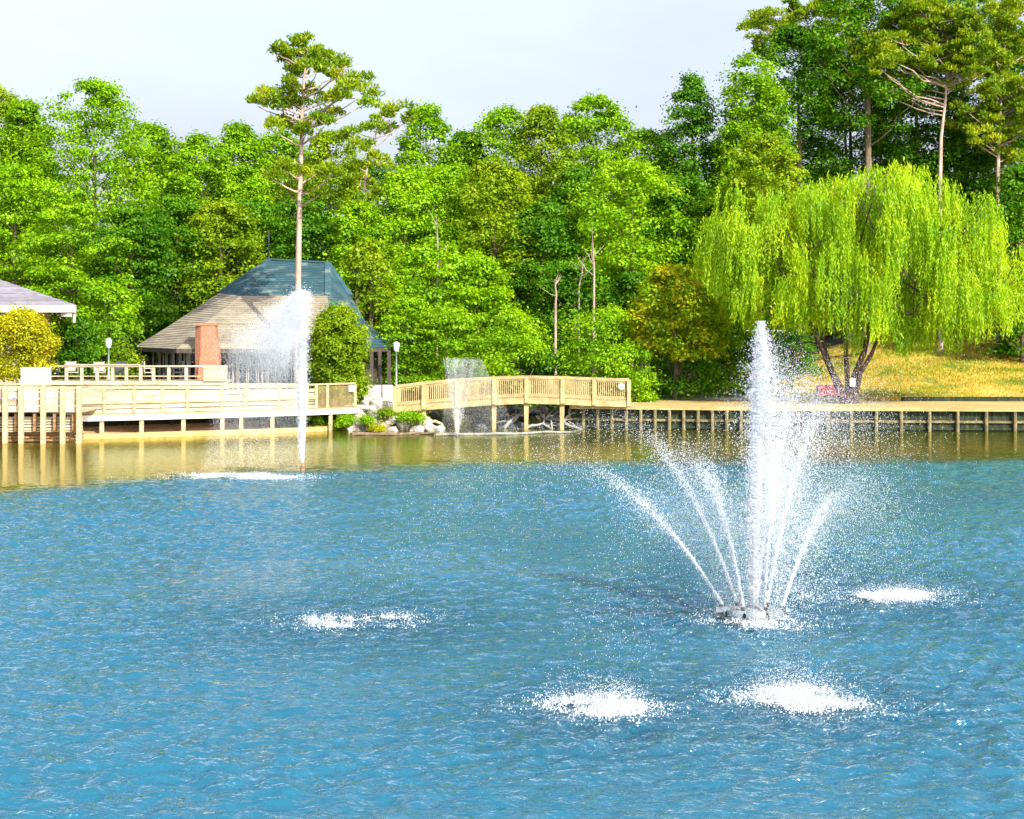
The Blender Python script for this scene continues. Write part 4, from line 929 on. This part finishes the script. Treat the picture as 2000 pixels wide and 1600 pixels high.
# bare pale trunks seen in the wood
def bare(px, y0, y1, Y, r, label, lean=0):
    a = P(px, y1, Y); b = P(px + lean, y0, Y); g = gzf(a.x, Y)
    t = thing('bare_tree', label, 'tree', (a.x, Y, g), 'bare pale trunks in the wood'); mb = MB(); rr = random.Random(px)
    mb.tube([(a.x, Y, g - .2), a, a.lerp(b, .5) + Vector((.06, 0, 0)), b], [r * .85, r * .7, r * .55, r * .25], 7); mb.build('trunk', 'pine_bark', t, smooth=True)
    for q in range(4):
        s_ = a.lerp(b, rr.uniform(.3, .9)); e = s_ + Vector((rr.uniform(-.8, .8), rr.uniform(-.2, .2), rr.uniform(.3, .9))); mb = MB(); limb(mb, s_, e, r * .25, .010, rr); mb.build('branch', 'pine_bark', t, smooth=True)
bare(853, 420, 590, 97, .09, 'bare white trunk behind the footbridge lamp post')
bare(1160, 445, 610, 97, .10, 'bare brown trunk above the wide lime green bush', -4)
bare(1085, 545, 600, 97, .09, 'short pale stump left of the bare brown trunk', -2)
bare(1131, 500, 560, 98, .06, 'thin pale trunk with a bend between the stump and the bare brown trunk', 8)

# weeping willow
WY = 88.2; wx = PX(1655, WY); wg = ZB + .02
wl_ = thing('willow_tree', 'large yellow green weeping willow with dark forked trunks on the right shore', 'tree', (wx, WY, wg))
mb = MB(); rr = random.Random(99)
stems = [[(1650, 792), (1632, 745), (1612, 700), (1596, 665), (1560, 600), (1500, 500)], [(1655, 792), (1640, 750), (1622, 715), (1610, 670), (1600, 560), (1570, 420)],
         [(1657, 792), (1655, 740), (1652, 700), (1650, 650), (1660, 520), (1690, 400)], [(1662, 792), (1668, 735), (1688, 690), (1698, 650), (1730, 540), (1760, 400)],
         [(1666, 792), (1680, 730), (1702, 690), (1720, 640), (1790, 560), (1870, 450)]]
SR = [.12, .10, .11, .13, .10]
for k, (st, r_) in enumerate(zip(stems, SR)):
    yy = [0, .0, .1, .25, .8, 1.6]; pts = []
    for i, (a, b) in enumerate(st): pts.append(P(a, b, WY) + Vector((0, yy[i] * (1 if k % 2 else -1), 0)))
    pts[0].z = wg - .2; mb.tube(pts, [r_ * f_ for f_ in (1.5, 1.1, 1, .85, .55, .2)], 8)
mb.tube([P(1600, 672, WY), P(1580, 668, WY), P(1560, 672, WY - .1), P(1535, 690, WY - .2)], [.05, .045, .035, .02], 6)
mb.tube([P(1600, 690, WY), P(1570, 688, WY), P(1545, 700, WY - .1), P(1530, 712, WY - .2)], [.04, .035, .03, .015], 6)
LOBES = [(1470, 470, 0, 92, 112, 3.0), (1420, 500, .6, 52, 72, 1.8), (1560, 470, -1.0, 84, 118, 2.6), (1640, 440, 1.6, 92, 112, 3.0), (1700, 430, -1.6, 92, 112, 3.0), (1780, 425, 0, 98, 112, 3.2), (1850, 450, -1.0, 86, 100, 2.8), (1900, 495, .8, 82, 110, 2.6), (1950, 540, 0, 48, 90, 1.9), (1620, 560, -2.6, 110, 90, 1.8), (1800, 560, -2.8, 120, 90, 1.8), (1520, 560, 1.8, 90, 90, 2.2), (1750, 470, 3.0, 150, 110, 2.4), (1690, 600, 1.6, 110, 75, 1.8), (1850, 600, .6, 90, 75, 2.0), (1560, 600, 0, 90, 60, 2.0), (1770, 590, -1.6, 110, 80, 1.6), (1930, 600, 0, 40, 60, 1.5), (1760, 640, .5, 120, 50, 1.6), (1480, 590, -.5, 60, 60, 1.6)]
pos = []; dirs = []; k = WY / F
bot = lambda x_: float(np.interp(x_, [1370, 1420, 1480, 1560, 1610, 1660, 1700, 1760, 1840, 1900, 1940, 1965, 2000], [560, 610, 660, 640, 660, 668, 690, 695, 690, 672, 650, 655, 600]))
for (cx, cy, dy, hx, hy, dep) in LOBES:
    c = P(cx, cy, WY); c.y = WY + dy; rx, rz = hx * k, hy * k
    ncl = int(rx * dep * 3.7) + 9
    for q in range(ncl):
        th = rr.uniform(0, 2 * math.pi); ph = math.acos(rr.uniform(-.25, 1))
        o_ = Vector((math.sin(ph) * math.cos(th), math.sin(ph) * math.sin(th), math.cos(ph))); jitter = rr.uniform(.82, 1.05)
        a = c + Vector((o_.x * rx, o_.y * dep, o_.z * rz)) * jitter
        out = Vector((o_.x, o_.y, 0)) * .35; ln = rr.uniform(.7, 3.6)
        limb(mb, c + Vector((0, 0, -rz * .3)), a, .03, .012, rr, sag=.1, n=3) if rr.random() < .35 else None
        tip = 10 - abs(rr.gauss(0, 34))
        for s_ in range(rr.randint(9, 17)):
            st = a + Vector((rr.gauss(0, .24), rr.gauss(0, .24), rr.gauss(0, .16))); L_ = ln * rr.uniform(.55, 1.1)
            zmin = PZ(bot(1000 + st.x / st.y * F) + tip + rr.uniform(-22, 8), WY)
            L_ = min(L_, st.z - zmin)
            if L_ < .3: continue
            m_ = int(L_ / .062); tt = (np.arange(m_) + rng.random(m_)) / m_ * L_
            sw = rr.uniform(-.09, .05); p_ = np.stack([st.x + out.x * (1 - np.exp(-tt * 1.6)) + sw * tt, st.y + out.y * (1 - np.exp(-tt * 1.6)) + 0 * tt, st.z + .12 * np.sin(np.minimum(tt * 3, 3.14)) - tt], 1)
            p_ += rng.normal(size=p_.shape) * .035; pos.append(p_)
            d_ = np.stack([np.full(m_, sw) + out.x * np.exp(-tt * 1.6), out.y * np.exp(-tt * 1.6) + 0 * tt, -np.ones(m_)], 1) + rng.normal(size=(m_, 3)) * .38; dirs.append(d_)
mb.build('trunk', 'willow_bark', wl_, smooth=True)
pos = np.concatenate(pos); dirs = np.concatenate(dirs)
L = .17 * rng.uniform(.7, 1.4, len(pos)); leaf_mesh('crown', pos, dirs, norm(rng.normal(size=pos.shape) + np.array([.3, -.7, .5])), L, L * .27, 'willow_leaf', wl_)
print('willow leaves', len(pos))
mb = MB(); p = P(1665, 747, WY - .28); mb.box(p.x - .13, p.x + .13, p.y - .03, p.y, p.z - .19, p.z + .19)
tag(mb.build('notice_board', 'sign_white', None, bevel=.02), 'small white notice fixed on the willow trunk above the bench', 'sign')

# grass and plants
def blades(name, pts, h, mat, label, cat='grass', kind='stuff', lean=.35, w_=.05):
    n = len(pts); hh = h * rng.uniform(.5, 1.3, n); d = np.stack([rng.normal(size=n) * lean, rng.normal(size=n) * lean, np.ones(n)], 1)
    pp = pts.copy(); pp[:, 2] += hh * .45
    o = leaf_mesh(name, pp, d, norm(np.stack([rng.normal(size=n), -np.ones(n) * .8, rng.normal(size=n) * .3], 1)), hh, np.full(n, w_), mat, None); tag(o, label, cat, kind=kind)
n = 26000; X = rng.uniform(12.5, 34, n); Y = rng.uniform(91.6, 116, n)
pt = np.stack([X, Y, gz_n(X, Y)], 1); blades('hill_grass', pt, .12, 'dry_blade', 'dry golden grass on the slope behind the willow')
n = 7000; c = rng.normal(size=(14, 2)) * [5, 6] + [24, 103]; i = rng.integers(0, 14, n); X = c[i, 0] + rng.normal(size=n) * 1.6; Y = c[i, 1] + rng.normal(size=n) * .9
m_ = (Y > 92.5) & (X > 14.5); X, Y = X[m_], Y[m_]; blades('green_grass', np.stack([X, Y, gz_n(X, Y)], 1), .14, 'grass_blade', 'green grass patches on the golden slope')
n = 9000; px = rng.uniform(540, 700, n); Y = rng.uniform(84.6, 88.5, n); X = (px - 1000) / F * Y; blades('bank_grass', np.stack([X, Y, np.maximum(gz(X, Y), 0)], 1), .22, 'grass_blade', 'bright grass on the bank under the right end of the low deck', w_=.035)
SB = 'small bushes in the rock pile'
for (px, py, hx, hy, Y, lb, m_) in ((676, 824, 14, 9, 84.4, 'small round green bush left of the pale rocks', Li), (716, 824, 7, 6, 84.0, 'tiny round bush in the middle of the pale rocks', Li), (802, 818, 28, 9, 84.4, 'spreading lime green bush on the right of the pale rocks', Li), (738, 840, 10, 4, 83.7, 'golden tuft at the foot of the pale rocks', 'leaf_gold'), (752, 808, 9, 4, 84.8, 'yellow green tuft among the upper rocks', Ol), (600, 822, 34, 9, 85.2, 'low grassy clump beneath the deck behind the tall jet', Li)):
    broadleaf(px, py - hy, py + hy, hx, Y, m_, lb, name='small_bush', cat='bush', group=SB, leaf=.08, per=110, nc=24, csize=.42, tr=.02, depth=.5, noise=.1)

# ------------------------------------------------------------------ fountains
def jet_pts(o, land, apex, n, s0, s1, tmax=1.0, tmin=0., pw=1.0, bias=1.0, wind=(0, 0)):
    t = tmin + (tmax - tmin) * rng.random(n) ** bias
    p = np.zeros((n, 3)); 
    p[:, 0] = o[0] + (land[0] - o[0]) * t + wind[0] * t * t; p[:, 1] = o[1] + (land[1] - o[1]) * t + wind[1] * t * t
    p[:, 2] = o[2] + 4 * apex * t * (1 - t)
    sp_ = (s0 + s1 * t ** pw)[:, None]; p += rng.normal(size=p.shape) * sp_ * np.array([1, 1, .8])
    p[:, 2] = np.maximum(p[:, 2], .01); return p, t
def core(mb, o, land, apex, t1, r0, r1, n=10):
    pts = []
    for i in range(n + 1):
        t = t1 * i / n; pts.append((o[0] + (land[0] - o[0]) * t, o[1] + (land[1] - o[1]) * t, o[2] + 4 * apex * t * (1 - t)))
    mb.tube(pts, [r0 + (r1 - r0) * i / n for i in range(n + 1)], 7)
fo = thing('floating_fountain', 'large floating fountain with a tall white central plume and angled side jets', 'fountain', (FX, FY, 0))
# float
mb = MB(); z = .09
for a in np.linspace(0, 2 * math.pi, 9)[:-1]:
    c = Vector((FX + .42 * math.cos(a), FY + .42 * math.sin(a), .07)); d = Vector((-math.sin(a), math.cos(a), 0)) * .15
    mb.tube([c - d * 1.1, c - d, c + d, c + d * 1.1], [.06, .085, .085, .06], 10)
mb.build('float', 'float_grey', fo, smooth=True)
mb = MB(); mb.tube([(FX, FY, .0), (FX, FY, .12), (FX, FY, .2), (FX, FY, .34)], [.22, .22, .10, .05], 14); hub = mb.build('hub', 'float_grey', fo)
nz = [(-.50, .08, -.9), (-.18, -.2, -.3), (.18, -.25, .1), (.50, -.05, .7), (.28, .25, .3), (-.22, .28, -.3)]
for ax, ay, _ in nz:
    mb = MB(); mb.tube([(FX + ax, FY + ay, .05), (FX + ax * 1.05, FY + ay, .2)], [.045, .03], 8); mb.build('nozzle', 'dark_metal', fo)
mb = MB(); mb.beam((FX - .62, FY + .02, .12), (FX - .2, FY, .13), .15, .09); mb.beam((FX + .2, FY - .1, .1), (FX + .62, FY + .1, .1), .13, .06); mb.build('strut', 'float_grey', fo, bevel=.01)
S = {s[0]: s[1] for s in SPL}
JET = [  # origin, landing, apex, drops, core length, spread
 ((FX - .50, FY + .08, .2), S['left'], 2.45, 5000, .14, .45),
 ((FX - .18, FY - .2, .2), S['front_a'], 2.75, 9000, .12, .42),
 ((FX + .16, FY - .25, .2), S['front_b'], 2.75, 9000, .16, .36),
 ((FX + .50, FY - .05, .2), (S['right'][0] + .9, S['right'][1]), 1.9, 6500, .08, .55),
 ((FX + .28, FY + .25, .2), (FX + 3.4, FY + 5.2), 3.3, 20000, .14, .85),
 ((FX - .22, FY + .28, .2), (FX - 4.0, FY + 5.0), 2.9, 5000, .10, .45),
 ((FX + .1, FY + .25, .2), (FX + 2.0, FY + 3.0), 3.5, 12000, .14, .65)]
for o_, ld, ap_, nd, tc_, sp_ in JET:
    nd = int(nd * 2.4)
    p1, t1 = jet_pts(o_, ld, ap_, min(nd // 5, 2600), .012, .55, tmax=.38, bias=1.7, pw=1.8)
    p2, t2 = jet_pts(o_, ld, ap_, nd // 2, .06, sp_, tmax=1.0, tmin=.14, bias=1.1)
    p = np.concatenate([p1, p2]); t_ = np.concatenate([t1, t2])
    sz = np.concatenate([rng.uniform(.004, .008, len(p1)), .0018 + .0055 * rng.random(len(p2)) ** 2.8])
    j = drops_mesh('side_jet', p, sz, 'water_drops', fo, stretch=np.where(t_ < .3, 2.2, 1.2))
    mb = MB(); core(mb, o_, ld, ap_, tc_, .014, .026); mb.build('jet_core', 'water_jet', j, smooth=True)
# central plume
H = PZ(628, FY); n = 36000
z = .3 + (H - .3) * (1 - np.abs(rng.normal(size=n) * .04)) * rng.random(n) ** .9; f_ = z / H; wd_ = np.clip((1.04 - f_) / .35, .06, 1) ** .6
nx_ = rng.normal(size=n); ph_ = np.where(nx_ > 0, 0, 2.6); wd_ = wd_ * (1 + .32 * np.sin(z * 5.1 + ph_) * np.sin(z * 11.7 + 1 + ph_ * 2) + .16 * np.sin(z * 27 + ph_ * 3)) * np.where(rng.random(n) < .2, 1 + rng.random(n) * 1.6, 1.0); x = FX + .02 + .14 * f_ ** 2 + .03 * np.sin(z * 6.3) * f_ + nx_ * (.026 + .048 * f_ ** 1.3) * wd_; y = FY + rng.normal(size=n) * (.026 + .048 * f_ ** 1.3) * wd_
pu = np.stack([x, y, z], 1)
n2 = 42000; s = rng.random(n2) ** .8      # falling water round the plume: s = fall 0..1
r = (.04 + .78 * s ** 1.1) * np.abs(rng.normal(size=n2)) ** .9; a = rng.uniform(0, 6.28, n2)
zf_ = H * (1 - s * .98) + .05 * rng.normal(size=n2)
pf = np.stack([FX + .14 + .30 * s + r * np.cos(a) * .95, FY + r * np.sin(a) * .9, np.minimum(np.maximum(zf_, .02), H)], 1)
keep = rng.random(n2) < (1.0 - .55 * s); pf = pf[keep]
p = np.concatenate([pu, pf]); sz = np.concatenate([rng.uniform(.004, .009, len(pu)), .0025 + .0085 * rng.random(len(pf)) ** 2.2])
cj = drops_mesh('central_plume', p, sz, 'water_drops', fo, stretch=np.concatenate([np.full(len(pu), 1.8), np.full(len(pf), 1.3)]))
mb = MB(); mb.tube([(FX + .02, FY, .3), (FX + .02, FY, 1.2), (FX + .03, FY, 2.0), (FX + .04, FY, 2.6)], [.03, .035, .03, .01], 8); mb.build('jet_core', 'water_jet', cj, smooth=True)
n = 60000; t_ = rng.random(n) ** .8; an = rng.uniform(0, 6.28, n); rd = rng.random(n) ** .5 * (.25 + 2.1 * t_ ** .9)
zz = np.clip(3.1 * t_ * (1.15 - .55 * t_) + rng.normal(size=n) * .3, .03, 5)
drops_mesh('mist', np.stack([FX - .15 + rd * np.cos(an), FY + rd * np.sin(an), zz], 1), .0018 + .0020 * rng.random(n), 'water_drops', fo)
n = 34000; s_ = rng.random(n); an = rng.uniform(0, 6.28, n); rd = (.15 + 2.0 * s_ ** .8) * rng.random(n) ** .55
xx = FX + .2 + .45 * s_ + rd * np.cos(an) * 1.05; yy = FY + rd * np.sin(an); zz = np.clip((H - .6) * (1 - s_ ** 1.25 * .85) + rng.normal(size=n) * .28, .03, H - .15)
kp = rng.random(n) < np.where(xx > FX, 1.0, .42)
drops_mesh('spray_veil', np.stack([xx, yy, zz], 1)[kp], .0022 + .0065 * rng.random(kp.sum()) ** 2.4, 'water_drops', fo)
# boiling water round the float
def splash(name, cx, cy, rx, ry, n, hmax, label, parent=None, dens=1.0, group='splashes on the pond'):
    n = int(n * 2.2); r = rng.random(n) ** .6 * (1 + np.abs(rng.normal(size=n)) * .22); a = rng.uniform(0, 6.28, n); x = cx + rx * r * np.cos(a); y = cy + ry * r * np.sin(a)
    cl = np.zeros(n)
    for q in range(9):
        fq = 2.2 * 1.55 ** q; th = q * 2.4 + cx; cl += np.sin(x * fq * math.cos(th) + y * fq * math.sin(th) * .8 + q * 3.1 + cy) * (.85 ** q)
    cl = np.clip(.5 + cl * .22, 0, 1)
    z = (np.abs(rng.normal(size=n)) ** 2.4 * .34 * (.1 + 1.4 * cl)).clip(0, 2.4) * hmax * .42
    edge_ = rng.random(n) < .10; x = np.where(edge_, cx + (x - cx) * 1.7, x); y = np.where(edge_, cy + (y - cy) * 1.7, y); z = np.where(edge_, z * .25, z)
    keep = rng.random(n) < np.clip((1.5 - r) * dens * .8 * (2.6 * cl - 1.0), 0.015, 1) * .8
    p = np.stack([x, y, z + .01], 1)[keep]; sz = (.004 + .009 * rng.random(len(p)) ** 1.8) * np.where(p[:, 2] > .07, .6, 1)
    o = drops_mesh(name, p, sz, 'water_drops', parent)
    if parent is None: tag(o, label, 'splash', group)
    return o
splash('water_splash', *S['left'], .92, .75, 11000, .16, 'long white patch of splashing water at the left, on its own')
splash('water_splash', *S['right'], 1.15, .85, 14000, .18, 'white patch of splashing water right of the large fountain float')
splash('water_splash', *S['front_a'], .74, .70, 12000, .34, 'white splash in the foreground left of the large fountain axis')
splash('water_splash', *S['front_b'], .92, .78, 14000, .38, 'white splash in the foreground directly in front of the large fountain')
splash('base_foam', FX + .05, FY - .35, 1.0, 1.0, 7000, .15, None, fo, dens=.8)

# second fountain: single tall jet with a cloud of mist drifting left
X2, Y2 = wpt(591, 918)
f2 = thing('jet_fountain', 'far fountain with one tall white jet and mist drifting to its left', 'fountain', (X2, Y2, 0))
mb = MB(); mb.tube([(X2, Y2, -.1), (X2, Y2, .12), (X2, Y2, .24)], [.09, .07, .05], 10); mb.build('nozzle', 'brown_wood', f2)
top2 = PZ(572, Y2)
mb = MB(); mb.tube([(X2, Y2, .22), (X2, Y2, 1.5), (X2 - .02, Y2, 2.9), (X2 - .03, Y2, 4.2)], [.045, .12, .17, .14], 14); mb.build('jet_core', 'water_jet', f2, smooth=True)
n = 12000; z = .3 + (top2 - .3) * rng.random(n) ** .8 * (1 + rng.normal(size=n) * .03); q = z / top2
drops_mesh('jet_spray', np.stack([X2 - .04 + rng.normal(size=n) * (.03 + .13 * q), Y2 + rng.normal(size=n) * (.03 + .13 * q), z], 1), rng.uniform(.008, .016, n), 'water_drops', f2)
n = 150000; s = rng.random(n) ** 1.35; lat = np.abs(rng.normal(size=n)) ** 1.0
x = X2 - .02 - s * 1.55 * (0.30 + lat * .75) + rng.normal(size=n) * .13; z = top2 + .08 - s * (2.0 + 1.2 * rng.normal(size=n) * .5) - np.abs(rng.normal(size=n)) * .38
y = Y2 + rng.normal(size=n) * (.15 + .6 * s); m_ = z > .05
drops_mesh('mist', np.stack([x, y, z], 1)[m_], rng.uniform(.003, .0085, m_.sum()), 'water_drops', f2)
n = 52000; s = rng.random(n); x = X2 + .15 - (rng.random(n) ** .9) * (2.6 + 1.2 * s) * .9; z = (top2 - 1.3) * (1 - s) + .05; y = Y2 + rng.normal(size=n) * .8
drops_mesh('falling_veil', np.stack([x, y, z], 1), rng.uniform(.003, .007, n), 'water_drops', f2)
cx, cy = wpt(480, 931); splash('water_splash', cx, cy, 2.15, 1.1, 16000, .10, 'long thin white splash line beneath the far single jet', dens=1.2)

# third fountain: faint fan near the bridge
X3, Y3 = wpt(893, 852)
f3 = thing('spray_fountain', 'faint rearmost fountain spraying in front of the footbridge', 'fountain', (X3, Y3, 0))
mb = MB(); mb.tube([(X3, Y3, -.05), (X3, Y3, .15)], [.07, .05], 8); mb.build('nozzle', 'dark_metal', f3)
for tx, nn in ((-.55, 1800), (-.1, 2200), (.35, 1800), (.9, 1300)):
    z = 3.3 * rng.random(nn) ** .9; q = z / 3.3; drops_mesh('fan_jet', np.stack([X3 + tx * q ** 1.0 * .8 + rng.normal(size=nn) * (.02 + .09 * q), Y3 + rng.normal(size=nn) * .1, z], 1), rng.uniform(.006, .011, nn), 'water_drops', f3)
n = 26000; s = rng.random(n); x = X3 + rng.uniform(-.7, 2.6, n) * (.4 + .6 * s); z = 3.2 * (1 - s); drops_mesh('mist', np.stack([x, Y3 + rng.normal(size=n) * .4, z + .02], 1), rng.uniform(.003, .006, n), 'water_drops', f3)
